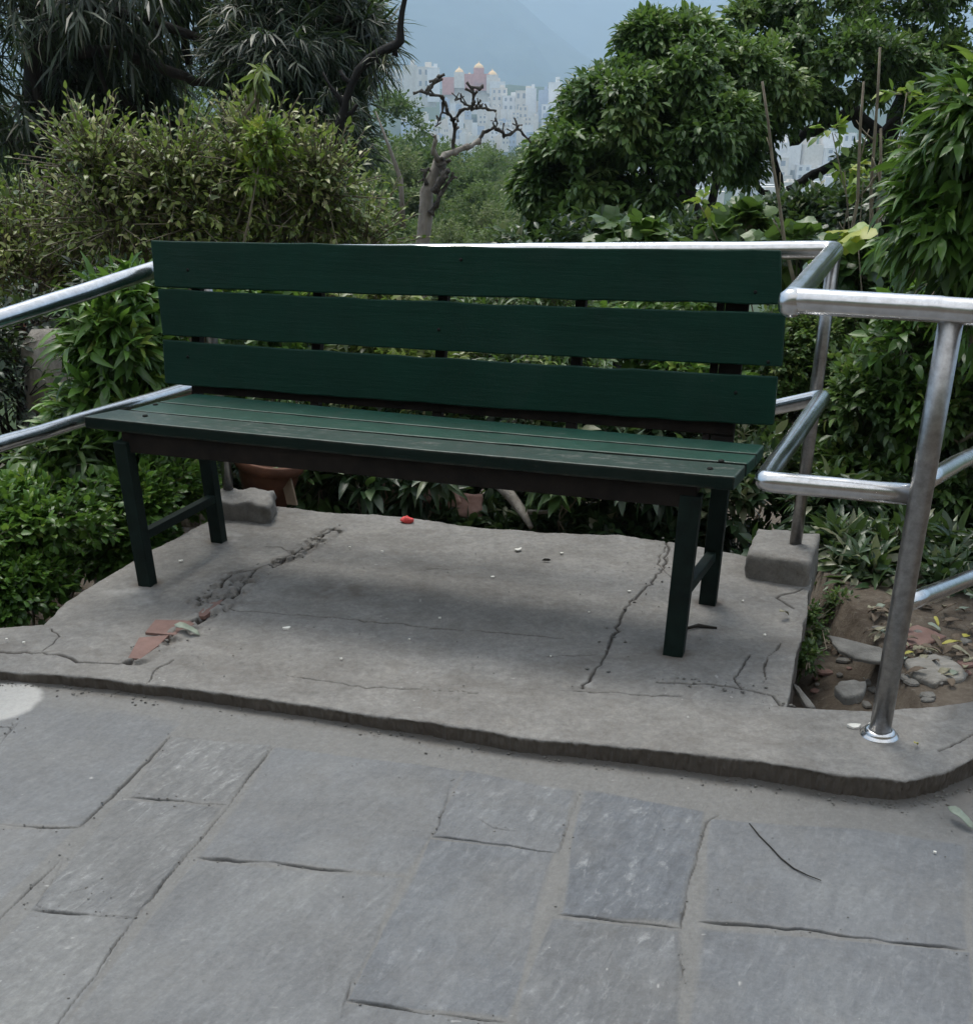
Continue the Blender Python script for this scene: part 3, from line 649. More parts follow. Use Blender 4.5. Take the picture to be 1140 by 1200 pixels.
# sloping stair rails fixed to the near post
h3 = Vector((f3.x*.35+C3.x*.65, f3.y*.35+C3.y*.65, ZH))
def onpost(z): return f3.lerp(h3, z/ZH)
pipe('stair_rail', [onpost(.62)+Vector((0, .0, 0)), A(1140, 533, 2.95), A(1260, 470, 3.9)], .0215, 0)
pipe('stair_rail', [onpost(.335), A(1140, 676, 2.80), A(1260, 610, 3.5)], .0215, 0)
for pz, rr in ((C3l, .029), ):
    pass
MB().lathe(C2-up*.004, [(.0, -.0295), (.014, -.029), (.026, -.018), (.0295, 0), (.026, .018), (.014, .0275), (0.001, .0285)], 18).build('weld', M['steel'], rail, True)
rebase(rail, f3)

# ================================================================== CONCRETE BLOCKS under the posts
def rough_block(name, label, corners, z1, z0, seed, mat, cat='block', group=None, amp=.006, n=14):
    """corners: four xy points front-left, front-right, back-right, back-left"""
    r = np.random.default_rng(seed); c = [Vector((p[0], p[1], 0)) for p in corners]; mb = MB(); idx = {}
    def pt(u, v, w):
        key = (round(u*n), round(v*n), round(w*n))
        if key in idx: return idx[key]
        p = (c[0]*(1-u)*(1-v)+c[1]*u*(1-v)+c[2]*u*v+c[3]*(1-u)*v); p.z = z0+(z1-z0)*w
        # round the corners
        e = sorted([min(u, 1-u), min(v, 1-v), min(w, 1-w)])
        cc = (c[0]+c[1]+c[2]+c[3])/4; cc.z = (z0+z1)/2
        k = max(0, .035-e[0]-e[1])*1.2
        p = p+(cc-p)*k
        q = Vector([float(fbm(np.array([p.x*1.0+p.z*.7+s]), np.array([p.y+p.z*.9+s]), 22, 4, seed+s*7)[0]) for s in range(3)])
        p = p+q*amp*2.6
        idx[key] = len(mb.v); mb.v.append(tuple(p)); return idx[key]
    for ax in range(3):
        for s in (0, 1):
            for i in range(n):
                for j in range(n):
                    qs = []
                    for (a, b) in ((i, j), (i+1, j), (i+1, j+1), (i, j+1)):
                        co = [0, 0, 0]; co[ax] = s; co[(ax+1) % 3] = a/n; co[(ax+2) % 3] = b/n
                        qs.append(pt(*co))
                    mb.f.append(tuple(qs if s else qs[::-1]))
    o = mb.build(name, mat, None, True)
    base = sum((Vector(p) for p in c), Vector())/4; base.z = z0
    return tag(origin(o, base), label, cat, group)
zb = .085
rough_block('concrete_block', 'square cement block carrying the railing post at the back right corner of the platform',
            [G(874, 648, zb), G(951, 659, zb), G(963, 624, zb), G(888, 617, zb)], zb, -.12, 3, M['concrete'], group='cement footing blocks under the railing posts')
q = A(255, 583, 3.95); zq = .105
rough_block('concrete_block', 'crumbling cement block behind the left bench legs under the far railing post',
            [A(250, 586, 3.94), A(316, 590, 3.90), A(322, 574, 4.10), A(258, 570, 4.14)], .07, -.15, 9, M['concrete'], group='cement footing blocks under the railing posts', amp=.012)

# ================================================================== FOLIAGE MACHINERY
def leaf_tpl(n, width, fold=.25, curl=.3, peak=.42, wav=0.0):
    """unit-length leaf along +X, normal +Z; n inner rows"""
    V = [(0, 0, 0)]; t = [(i+1)/(n+1) for i in range(n)]
    for q in t:
        w = width/2*math.sin(math.pi*min(1, q**(math.log(.5)/math.log(peak))))**.85
        z = -curl*q*q; V += [(q, w, z+fold*w+wav*math.sin(q*9)), (q, 0, z), (q, -w, z+fold*w-wav*math.sin(q*8))]
    V.append((1-.06*curl, 0, -curl)); k = len(V)-1
    F_ = [(0, 2, 1), (0, 3, 2)]
    for i in range(n-1):
        a = 1+3*i; F_ += [(a, a+1, a+4), (a, a+4, a+3), (a+1, a+2, a+5), (a+1, a+5, a+4)]
    a = 1+3*(n-1); F_ += [(a, a+1, k), (a+1, a+2, k)]
    return np.array(V, float), np.array(F_)
def lobed_tpl(lobes=5, curl=.25):
    V = [(0.28, 0, 0)]; ring = []
    m = lobes*4
    for i in range(m):
        a = -math.pi+2*math.pi*i/m+.0001; t = (i % 4)/4
        r = .50+.16*abs(math.cos(lobes*a/2))**1.0-.05*(i % 2); r *= (.80+.22*math.cos(a))
        x = .28+r*math.cos(a)*.95; y = r*math.sin(a)
        if abs(a) > 3.0: x = .02; y = 0
        ring.append((x, y, -curl*(x*x+y*y)+.05*math.sin(5*a)))
    V += ring; F_ = [(0, 1+i, 1+(i+1) % m) for i in range(m)]
    return np.array(V, float), np.array(F_)
def needle_tpl(width=.06, curl=.35):
    V = [(0, width*.4, 0), (0, -width*.4, 0), (.5, -width/2, -.22*curl), (.5, width/2, -.22*curl), (1, 0, -curl)]
    return np.array(V, float), np.array([(0, 1, 2), (0, 2, 3), (3, 2, 4)])
def diamond_tpl(w=.6):
    V = [(0, 0, 0), (.45, w/2, .08), (1, 0, -.15), (.5, -w/2, .08)]
    return np.array(V, float), np.array([(0, 3, 2), (0, 2, 1)])
TPL = {
 'ovate': [leaf_tpl(2, .46, .35, .25), leaf_tpl(2, .42, .2, .5), leaf_tpl(2, .50, .5, .1, wav=.03)],
 'lance': [leaf_tpl(3, .27, .35, .35, .38), leaf_tpl(3, .24, .5, .55, .35), leaf_tpl(3, .30, .25, .15, .4, .03)],
 'round': [leaf_tpl(2, .75, .3, .3), leaf_tpl(2, .68, -.25, .5), leaf_tpl(2, .72, .5, -.2)],
 'strap': [leaf_tpl(4, .16, .5, .5, .4), leaf_tpl(4, .20, .4, .9, .4), leaf_tpl(4, .17, .5, .2, .35)],
 'lobed': [lobed_tpl(5, .2), lobed_tpl(3, .35), lobed_tpl(5, .5)],
 'needle': [needle_tpl(.075, .35), needle_tpl(.06, .6), needle_tpl(.09, .15)],
 'spray': [needle_tpl(.10, .1), needle_tpl(.12, .3)],
 'diamond': [diamond_tpl(.6), diamond_tpl(.8)],
 'small': [leaf_tpl(1, .55, .3, .2), leaf_tpl(1, .6, -.2, .4)],
}
def nz(a): return a/(np.linalg.norm(a, axis=-1, keepdims=True)+1e-9)
class Fol:
    def __init__(s): s.V = []; s.F = []; s.T = []; s.k = 0; s.tw = []
    def leaves(s, pos, d, nrm, size, tone, kind, wmul=None):
        tp = TPL[kind]; pick = rng.integers(0, len(tp), len(pos))
        d = nz(d); sd = nz(np.cross(nrm, d)); n = np.cross(d, sd)
        for i, (V, F_) in enumerate(tp):
            m = pick == i; k = m.sum()
            if not k: continue
            w = V[None, :, :]*size[m][:, None, None]
            Q = pos[m][:, None]+w[:, :, 0:1]*d[m][:, None]+w[:, :, 1:2]*sd[m][:, None]+w[:, :, 2:3]*n[m][:, None]
            s.V.append(Q.reshape(-1, 3)); s.T.append(np.repeat(tone[m], len(V)))
            s.F.append((F_[None]+(np.arange(k)*len(V))[:, None, None]+s.k).reshape(-1, 3)); s.k += k*len(V)
    def sprigs(s, p, a, length, nl, size, kind, ang=55, grav=.3, tone=None, tw=.0015, spread=1.0, tonev=.18, up=.0, tip=True):
        """p, a: sprig foot and axis (m x 3)"""
        m = len(p)
        if m == 0: return
        a = nz(a); L = length*rng.uniform(.6, 1.3, m); tone = rng.random(m) if tone is None else tone
        o1 = nz(np.cross(a, rng.normal(size=(m, 3)))); o2 = np.cross(a, o1)
        bend_ = np.array([0, 0, -1.0])*grav
        for j in range(nl):
            t = (j+.6)/nl; t_ = .15+.85*t; ph = j*2.4+rng.uniform(-.5, .5, m)
            side = o1*np.cos(ph)[:, None]+o2*np.sin(ph)[:, None]
            pos = p+a*(L*t_)[:, None]+bend_*(L*t_*t_*.5)[:, None]
            al = math.radians(ang)*(1.15-.75*t)*rng.uniform(.75, 1.25, m)
            if tip and j == nl-1: al *= .2
            d = a*np.cos(al)[:, None]+side*np.sin(al)[:, None]*spread+np.array([0, 0, -1.0])*grav*rng.uniform(.4, 1.5, m)[:, None]
            nr = np.array([0, 0, 1.0])+rng.normal(size=(m, 3))*.45+a*.3
            sz = size*rng.uniform(.55, 1.2, m)*(1-.25*abs(t-.5))
            s.leaves(pos, d, nr, sz, np.clip(tone+rng.normal(size=m)*tonev, 0, 1), kind)
        if tw: s.tw.append((p, p+a*(L*.98)[:, None]+bend_*(L*.48)[:, None], tw))
    def build(s, name, mat, parent=None, bark=None, frac=.8):
        V = np.concatenate(s.V); F_ = np.concatenate(s.F); T = np.concatenate(s.T)
        L = F_.ravel(); st = np.arange(0, len(L), 3); nf = len(st)
        if bark and s.tw:                      # fine twigs that carry the leaves, second material of the same mesh
            P0 = np.concatenate([a for a, b, r in s.tw]); P1 = np.concatenate([b for a, b, r in s.tw]); R = np.concatenate([np.full(len(a), r) for a, b, r in s.tw])
            k = rng.random(len(P0)) < frac; P0, P1, R = P0[k], P1[k], R[k]
            d = nz(P1-P0); u = nz(np.cross(d, np.array([.3, .5, .8]))); v = np.cross(d, u); W = []
            for (Pq, rr) in ((P0, R), (P1, R*.5)):
                for j in range(4):
                    a = math.pi*j/2; W.append(Pq+(u*math.cos(a)+v*math.sin(a))*rr[:, None])
            W = np.stack(W, 1); m = len(P0)
            f = np.array([(j, (j+1) % 4, 4+(j+1) % 4, 4+j) for j in range(4)])[None]+(np.arange(m)*8)[:, None, None]+len(V)
            st = np.r_[st, len(L)+np.arange(0, m*16, 4)]; L = np.r_[L, f.ravel()]; V = np.r_[V, W.reshape(-1, 3)]; T = np.r_[T, np.zeros(m*8)]
        o = raw(name, V, L, st, mat, parent, attrs={'tone': T})
        if len(st) > nf:
            o.data.materials.append(bark); mi = np.zeros(len(st), np.int32); mi[nf:] = 1; o.data.polygons.foreach_set('material_index', mi)
        return o
def sph(n):
    return nz(rng.normal(size=(n, 3)))
def clumps(blobs, per, sub, subr, fill=.55, topbias=.25):
    """blobs: (centre, (rx,ry,rz)); returns sprig feet, axes, tones.  sub clumps per blob, `per` sprigs each"""
    P_, A_, T_ = [], [], []
    for c, r in blobs:
        c = np.array(c); r = np.array(r); ns = max(3, int(sub*(r[0]*r[2])**.5/.0+0) if False else sub)
        dirs = sph(ns); dirs[:, 2] += topbias; dirs = nz(dirs); rad = rng.uniform(fill, 1, ns)**.5
        cc = c+dirs*rad[:, None]*r
        tn = np.clip(rng.normal(.45, .2, ns), 0, 1)
        for q, dq, t in zip(cc, dirs, tn):
            o = sph(per); rr = rng.random(per)**.4
            sr = subr*min(r)/1.0 if subr < 1 else subr
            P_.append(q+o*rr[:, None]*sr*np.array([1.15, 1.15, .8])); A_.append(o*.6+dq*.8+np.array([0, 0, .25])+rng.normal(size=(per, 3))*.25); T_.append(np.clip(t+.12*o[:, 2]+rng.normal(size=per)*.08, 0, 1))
    return np.concatenate(P_), np.concatenate(A_), np.concatenate(T_)
def pb(px, py, rx, ry, Y, dep=None):          # crown blob from a place and a size
    k = pxm(px, py, Y); return (A(px, py, Y), (rx*k, dep if dep else rx*k, ry*k))
def branchy(mb, p0, p1, r0, r1, seg=7, wob=.08, n=8):
    p0 = Vector(p0); p1 = Vector(p1); L = (p1-p0).length; pts = []
    for i in range(seg+1):
        t = i/seg; w = Vector((random.gauss(0, 1), random.gauss(0, 1), random.gauss(0, .5)))*wob*L*math.sin(math.pi*t)*.6
        pts.append(p0.lerp(p1, t)+w)
    mb.tube(pts, [r0+(r1-r0)*i/seg for i in range(seg+1)], n, jit=.06); return pts
PLANTS = {}
def bush(name, label, cat, blobs, mat, kind, size, length, nl, per, sub, subr, foot=None, group=None, bark='twig', ang=55, grav=.3, fill=.55, stemr=.012, twr=.0018, stems=5, topbias=.25, tonev=.18, part='foliage', tshift=0.0, up_only=False):
    t = thing(name, label, cat, group)
    f = Fol(); blobs = [(c, tuple(max(q-.75*length-.3*size, .35*q) for q in r)) for c, r in blobs]; P_, A_, T_ = clumps(blobs, per, sub, subr, fill, topbias)
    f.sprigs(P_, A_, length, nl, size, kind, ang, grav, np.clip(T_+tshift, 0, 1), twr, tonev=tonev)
    f.build(part, LEAF[mat], t, M[bark])
    cx = sum((Vector(b[0]) for b in blobs), Vector())/len(blobs)
    if foot is None: foot = Vector((cx.x, cx.y+.1, gz(cx.x, cx.y)))
    foot = Vector(foot)
    mb = MB()
    for b in blobs:
        for k in range(max(1, stems//len(blobs))):
            e = Vector(b[0])+Vector((random.uniform(-.5, .5)*b[1][0], random.uniform(-.4, .4)*b[1][1], random.uniform(-.2, .5)*b[1][2]))
            s_ = foot+Vector((random.uniform(-.3, .3)*b[1][0], random.uniform(-.3, .3)*b[1][1], -.05))
            pts = branchy(mb, s_, e, stemr, stemr*.35, 6, .08, 6)
            for j in range(3):
                q = pts[random.randrange(2, 6)]; e2 = q+Vector((random.gauss(0, .5)*b[1][0], random.gauss(0, .4)*b[1][1], abs(random.gauss(.3, .4))*b[1][2]))
                branchy(mb, q, e2, stemr*.5, stemr*.15, 4, .1, 5)
    mb.build('stem', M[bark], t, True)
    rebase(t, foot)
    return t

# ================================================================== THE PLANTS NEAR THE PLATFORM
# low rounded shrub left of the platform
bush('low_shrub', 'low bright green shrub with small rounded leaves filling the drop left of the platform', 'shrub',
     [pb(60, 610, 95, 52, 3.75, .35), pb(175, 590, 62, 50, 4.0, .3), pb(-60, 640, 90, 70, 3.5, .4), pb(20, 690, 60, 40, 3.45, .25), pb(150, 640, 50, 40, 3.85, .2), pb(215, 570, 30, 30, 4.3, .2)],
     'fresh', 'round', .036, .10, 9, 24, 36, .34, foot=(-1.75, 3.8, -.9), ang=60, grav=.12, topbias=.7, stems=12, tshift=.02)
# lance-leaved plant rising between the two left rails
bush('lance_leaf_plant', 'fresh green plant with long pointed leaves between the two left rails beside the backrest', 'plant',
     [pb(150, 375, 42, 48, 4.35, .2), pb(135, 425, 36, 40, 4.25, .2), pb(170, 450, 42, 40, 4.4, .2), pb(115, 490, 22, 24, 4.2, .15), pb(165, 520, 42, 28, 4.2, .15)],
     'fresh', 'lance', .115, .16, 8, 9, 12, .45, foot=(-1.45, 4.45, -.5), ang=60, grav=.35, stems=8, topbias=.4)
bush('lance_leaf_plant', 'clump of dark pointed leaves hanging under the lower left rail above the low shrub', 'plant',
     [pb(75, 548, 46, 22, 4.0, .12), pb(110, 525, 36, 24, 4.1, .12)],
     'mid', 'lance', .11, .14, 7, 8, 8, .5, foot=(-1.6, 4.2, -.6), ang=60, grav=.5, stems=4)
# pale leaved hedge with curled leaves
bush('curled_leaf_hedge', 'tangled hedge of small curled pale olive leaves behind the left of the bench', 'hedge',
     [pb(40, 285, 95, 46, 6.0, .5), pb(150, 255, 85, 58, 5.9, .5), pb(250, 255, 85, 60, 6.0, .5), pb(345, 262, 80, 46, 6.1, .5), pb(425, 285, 48, 28, 6.2, .4), pb(-60, 285, 80, 55, 5.9, .5), pb(112, 200, 18, 34, 5.9, .2), pb(300, 195, 30, 44, 5.95, .25), pb(205, 215, 60, 30, 5.9, .2), pb(375, 225, 30, 25, 6.0, .2), pb(200, 310, 190, 26, 6.0, .5), pb(30, 330, 110, 22, 5.9, .4)],
     'hedge', 'ovate', .047, .28, 8, 10, 24, .66, foot=(-1.6, 6.2, -.9), ang=66, grav=.12, stems=70, stemr=.017, twr=.0045, tonev=.26, topbias=.35, fill=.6, tshift=.02)
bush('yellow_tipped_shrub', 'small shrub with yellow green tips standing up out of the hedge', 'shrub',
     [pb(312, 165, 17, 18, 5.7, .12), pb(300, 200, 18, 20, 5.7, .12)], 'lime', 'ovate', .045, .08, 9, 8, 6, .5, foot=(-1.2, 5.8, -.8), ang=60, stems=5, grav=.1, tshift=.1, twr=.003)
bush('drooping_sprout', 'single tall sprout with drooping leaves rising in front of the dark tree', 'plant',
     [pb(302, 84, 9, 7, 5.8, .05)], 'hedge', 'lance', .10, .08, 6, 3, 3, .5, foot=tuple(A(300, 170, 5.8)), ang=75, grav=.9, stems=2, stemr=.012)
# dark undergrowth and dead stems behind the left rails
bush('shaded_undergrowth', 'dark leafless tangle of brown twigs behind the left rails', 'shrub',
     [pb(30, 460, 60, 60, 4.9, .3), pb(40, 380, 60, 30, 5.2, .3), pb(120, 345, 60, 25, 5.3, .3), pb(-30, 420, 50, 60, 4.8, .3)],
     'dark', 'ovate', .05, .16, 5, 10, 12, .6, foot=(-2.2, 5.2, -.8), bark='bark_dark', stems=40, stemr=.014, twr=.003, tshift=-.1)
# shrubs right behind the bench: seen through the gaps of the slats and under the seat
for i, (c, r, lab) in enumerate([((300, 395), (75, 60), 'leafy shrub behind the left half of the backrest'), ((460, 400), (90, 60), 'leafy shrub behind the middle of the backrest'),
                                 ((620, 400), (95, 62), 'leafy shrub behind the right half of the backrest'), ((790, 410), (95, 62), 'leafy shrub behind the right end of the backrest')]):
    bush('green_shrub', lab, 'shrub', [pb(c[0], c[1]-20, r[0], r[1], 5.2, .35), pb(c[0]+20, c[1]+50, r[0], r[1], 5.0, .35)], ['fresh', 'hedge', 'mid', 'fresh'][i], ['ovate', 'ovate', 'lance', 'ovate'][i], .07, .14, 8, 12, 16, .5,
         foot=tuple(Vector((A(c[0], 500, 5.2).x, 5.2, -.7))), group='shrubs seen through the bench slats', stems=6)
# plants at the back foot of the platform
GL = [(372, 585, 'strap leaved plant at the back edge of the platform near the terracotta pot'), (425, 590, 'strap leaved plant at the back edge of the platform behind the red petal'), (500, 598, 'strap leaved plant in front of the pink brick pieces'),
      (660, 600, 'strap leaved plant right of the fallen branch'), (725, 608, 'strap leaved plant with grey leaves behind the right of the platform'), (775, 612, 'strap leaved plant beside the right bench legs at the back')]
for i, (x_, y_, lab) in enumerate(GL):
    f_ = A(x_, y_+28, 4.45); f_.z = -.22
    bush('strap_leaf_plant', lab, 'plant', [(Vector((f_.x, f_.y, -.02+.02*(i % 2))), (.13, .10, .10))], 'low' if i % 3 else 'mid', 'lance', .13, .11, 8, 5, 5, .6, foot=tuple(f_), group='strap leaved plants along the back edge', grav=.35, ang=65, stems=3, topbias=.6, stemr=.005)
    f2 = Vector((f_.x+.05, f_.y+.35, -.3))
    bush('broad_leaf_plant', 'broad leaved dark plant behind the '+['first', 'second', 'third', 'fourth', 'fifth', 'sixth'][i]+' strap leaved plant from the left', 'plant', [(Vector((f2.x, f2.y, 0.03)), (.22, .15, .17))], 'low', 'ovate', .10, .13, 7, 7, 8, .5, foot=tuple(f2), group='broad leaved plants behind the platform', grav=.2, stems=4, stemr=.006)
for i, (x_, Y_, lab) in enumerate([(330, 4.9, 'dense low weeds behind the terracotta pot'), (430, 5.0, 'dense low weeds behind the pink brick pieces'), (520, 5.1, 'dense low weeds behind the middle of the platform'), (610, 5.0, 'dense low weeds behind the fallen branch'), (700, 4.9, 'dense low weeds left of the right bench legs'), (790, 4.8, 'dense low weeds behind the right bench legs'), (870, 4.6, 'dense low weeds behind the right footing block')]):
    c_ = A(x_, 585, Y_); bush('low_weed', lab, 'plant', [(Vector((c_.x, Y_, -.25)), (.40, .30, .42)), (Vector((c_.x+.1, Y_-.45, -.38)), (.34, .20, .25))], 'low', ['ovate', 'lance'][i % 2], .085, .12, 8, 12, 18, .5, foot=(c_.x, Y_, -.75), group='dense weeds below the back edge of the platform', grav=.2, stems=6, stemr=.006, tshift=.05)
# mass of creeper and shrubs under and behind the right rails
bush('leafy_creeper', 'mass of mid green creeper between the right railing posts behind the soil bed', 'creeper',
     [pb(1010, 470, 65, 60, 4.7, .4), pb(1090, 450, 75, 75, 4.6, .4), pb(1180, 480, 70, 100, 4.5, .4), pb(1010, 560, 70, 50, 4.55, .35), pb(1090, 570, 70, 60, 4.45, .35), pb(1180, 600, 60, 60, 4.3, .35)],
     'mid', 'ovate', .058, .14, 9, 18, 30, .42, foot=(1.9, 4.7, -.3), stems=16, grav=.25, topbias=.3)
bush('ferny_shrub', 'fine leaved grey green shrub behind the back railing post', 'shrub',
     [pb(945, 400, 45, 42, 5.1, .3), pb(1020, 395, 50, 42, 5.2, .3), pb(930, 480, 45, 45, 4.9, .3), pb(905, 420, 30, 50, 5.1, .3), pb(1100, 340, 70, 34, 5.3, .3), pb(1010, 335, 60, 28, 5.4, .3)],
     'mid', 'small', .034, .12, 12, 26, 30, .42, foot=(1.5, 5.2, -.5), stems=10, grav=.1, tshift=.15)
bush('yellow_green_creeper', 'yellow green leaved creeper under the top rail at the right', 'creeper',
     [pb(1060, 400, 55, 50, 4.5, .25), pb(1060, 480, 45, 50, 4.45, .25), pb(1130, 400, 40, 60, 4.4, .25)],
     'fresh', 'ovate', .075, .13, 7, 9, 11, .5, foot=(1.75, 4.6, -.3), stems=8, grav=.35)
bush('broad_leaf_weed', 'dark broad leaved weeds at the back of the soil bed', 'plant',
     [pb(985, 665, 40, 42, 3.85, .2), pb(1045, 655, 45, 50, 3.8, .2), pb(1120, 675, 50, 44, 3.7, .2), pb(975, 600, 40, 40, 4.2, .2), pb(1180, 660, 50, 60, 3.65, .2), pb(1010, 690, 40, 22, 3.6, .12), pb(1100, 700, 50, 20, 3.5, .12)],
     'low', 'lance', .105, .12, 7, 9, 11, .6, foot=(1.5, 4.1, -.1), stems=10, grav=.4, tshift=.1, stemr=.006)
bush('moss_clump', 'tiny leaved weeds growing against the right side of the platform', 'plant',
     [pb(950, 730, 12, 34, 3.25, .06), pb(945, 770, 8, 20, 3.05, .05), pb(985, 712, 30, 10, 3.4, .07)], 'mid', 'small', .022, .04, 7, 8, 9, .6, foot=tuple(G(950, 765, -.08)), stems=3, stemr=.002, twr=.0008, grav=.1)
# near shrub with long fresh leaves at the right border
bush('long_leaf_shrub', 'near shrub with long drooping glossy leaves at the right edge above the rail', 'shrub',
     [pb(1148, 140, 40, 60, 3.7, .25), pb(1125, 205, 52, 50, 3.75, .25), pb(1100, 262, 48, 46, 3.8, .22), pb(1165, 250, 50, 80, 3.7, .25), pb(1145, 325, 36, 30, 3.8, .2), pb(1200, 180, 60, 120, 3.7, .3)],
     'fresh', 'lance', .10, .14, 8, 10, 12, .42, foot=(2.1, 4.2, -.2), ang=58, grav=.55, stems=14, stemr=.012, tshift=-.08)
bush('lime_leaf_climber', 'thin climber with bright lime leaves in front of the spreading tree', 'plant',
     [pb(990, 200, 20, 12, 5.6, .12), pb(1060, 110, 12, 10, 5.6, .1), pb(975, 155, 10, 8, 5.6, .08), pb(1010, 215, 22, 9, 5.7, .1), pb(820, 240, 9, 7, 5.9, .05)], 'lime', 'round', .060, .06, 4, 2, 3, .6, foot=(2.0, 5.8, -.6), stems=6, stemr=.006, grav=.3)
bush('yellow_leaf_plant', 'large yellow lobed leaves behind the railing corner', 'plant',
     [pb(1003, 278, 20, 18, 5.0, .1), pb(1085, 278, 5, 12, 4.6, .03)], 'lime', 'lobed', .095, .07, 3, 1, 3, .6, foot=(1.7, 5.1, -.5), stems=3, stemr=.006, grav=.5, tshift=.5)
bush('lobed_leaf_plant', 'dull olive broad lobed leaves just above the back rail', 'plant',
     [pb(870, 268, 45, 12, 6.0, .2), pb(745, 283, 60, 10, 6.0, .2), pb(930, 300, 60, 18, 5.6, .2), pb(1000, 320, 50, 18, 5.2, .2)], 'mid', 'lobed', .11, .12, 5, 5, 6, .6, foot=(1.4, 6.0, -.8), stems=6, stemr=.008, grav=.4, tshift=-.1)
# tall dry stems
for i, (a, b, lab) in enumerate([((1027, 300), (1031, 55), 'tallest thin bare grey stem before the dark crown at the right'), ((1009, 290), (1012, 95), 'shorter thin bare stem left of the tallest bare stem'), ((1042, 290), (1032, 150), 'thin leaning bare stem right of the tallest bare stem'),
                                 ((960, 300), (893, 95), 'long thin stem slanting across the big tree crown')]):
    mb = MB(); p = branchy(mb, A(*a, 5.5)-up*.6, A(*b, 5.5), .012, .005, 8, .012, 6)
    for k in range(3): q = p[4+k]; branchy(mb, q, q+Vector((random.uniform(-.15, .15), 0, random.uniform(.05, .2))), .004, .002, 3, .1, 5)
    o = mb.build('dry_reed', M['twig'], None, True); tag(origin(o, p[0]), lab, 'reed', 'thin bare stems at the right')

# ================================================================== BARE PRUNED TREE behind the bench
M['bark_grey'] = simple('grey_brown_bark', (.020, .017, .015), (.17, .155, .14), 22, .85, .8, .02)
bt = thing('bare_tree', 'knobbly pruned bare tree with a pale trunk rising behind the middle of the bench', 'tree')
YB = 7.2
mb = MB()
def pa(*p): return [A(a, b, YB+d) for a, b, d in p]
tr = [(488, 420, 0), (492, 330, 0), (495, 285, 0), (499, 250, 0), (500, 225, .02), (508, 205, .03), (514, 185, .02)]
mb.tube(pa(*tr), [.056, .048, .042, .040, .037, .032, .027], 14, jit=.16)
mb.build('trunk', M['bark_pale'], bt, True)
br = [([(512, 190, 0), (520, 182, .05), (533, 178, .1), (548, 172, .15), (562, 165, .2)], .026, .020, 'p'), ([(562, 165, .2), (566, 155, .2), (578, 150, .22), (585, 150, .2), (590, 158, .2)], .016, .008, 'd'),
      ([(590, 160, .2), (598, 157, .2), (606, 150, .2), (613, 156, .2), (622, 167, .2)], .014, .006, 'd'), ([(606, 150, .2), (605, 144, .2)], .010, .007, 'd'),
      ([(514, 188, 0), (508, 178, -.03), (510, 165, -.05), (509, 158, -.05)], .022, .014, 'p'),
      ([(532, 178, .1), (531, 165, .1), (533, 150, .1), (531, 141, .08), (540, 130, .05), (552, 125, .02), (556, 118, 0)], .016, .012, 'd'),
      ([(531, 141, .08), (525, 132, .06), (522, 120, .05), (518, 113, .02), (505, 110, 0), (494, 107, 0), (484, 109, 0)], .013, .010, 'd'),
      ([(518, 113, .02), (519, 125, .05), (516, 140, .05), (510, 148, .05)], .012, .005, 'd'), ([(499, 110, 0), (505, 100, 0), (511, 93, 0), (514, 90, 0)], .014, .013, 'd'),
      ([(552, 125, .02), (545, 122, .02), (539, 116, .02), (533, 117, .02)], .010, .006, 'd'), ([(554, 122, .02), (555, 112, 0), (554, 102, 0), (562, 103, 0), (566, 101, 0)], .013, .012, 'd'),
      ([(552, 127, .02), (562, 126, .05), (572, 127, .05), (581, 130, .05)], .014, .008, 'd'), ([(563, 126, .04), (560, 120, .02)], .008, .006, 'd'),
      ([(509, 225, -.04), (517, 210, -.05), (520, 203, -.05), (515, 192, -.04)], .030, .024, 'd'), ([(505, 250, -.04), (511, 240, -.05), (517, 225, -.05), (530, 208, -.04), (531, 202, -.04)], .024, .010, 'd'),
      ([(500, 215, .0), (497, 205, 0), (503, 196, 0)], .016, .008, 'd'), ([(518, 186, .05), (524, 190, .03)], .02, .014, 'd'), ([(580, 152, .2), (583, 144, .2), (580, 140, .2)], .008, .004, 'd')]
for p, r0, r1, k in br:
    mb = MB(); P_ = pa(*p); n_ = len(P_); r0 *= .76; r1 *= .80
    # knobs at the ends and at some joints
    Q = []; R = []
    for i in range(n_-1):
        for j in range(3):
            t = j/3; Q.append(P_[i].lerp(P_[i+1], t)+Vector((random.gauss(0, .003), random.gauss(0, .003), random.gauss(0, .003)))); R.append((r0+(r1-r0)*(i+t)/(n_-1))*(1.25 if j == 0 else .85)*random.uniform(.85, 1.15))
    Q.append(P_[-1]); R.append(r1*1.35)
    mb.tube(Q, R, 9, jit=.12)
    if k == 'd':
        for j in range(5):
            q = Q[random.randrange(1, len(Q))]; e = q+Vector((random.gauss(0, .022), random.gauss(0, .02), random.gauss(.018, .016))); mb.tube([q, q.lerp(e, .6), e], [r1*.9, r1*.7, r1*.85], 7, jit=.2)
    mb.build('branch', M['bark_grey' if k == 'd' else 'bark_pale'], bt, True)
rebase(bt, A(488, 420, YB))
# thin pale twigs of other dead shrubs beside it
for i, (a, b, c, lab) in enumerate([((470, 210, 8), (455, 170, 8), (440, 130, 8), 'pale dead twig slanting left of the bare tree'), ((440, 285, 6.6), (438, 272, 6.6), (444, 265, 6.6), 'short dead twig just above the backrest left of the bare tree')]):
    mb = MB(); mb.tube([A(*a)-up*.3, A(*a), A(*b), A(*c)], [.02, .016, .011, .005], 7, jit=.15); o = mb.build('dead_twig', M['bark_pale'], None, True); tag(origin(o, A(*a)), lab, 'twig')

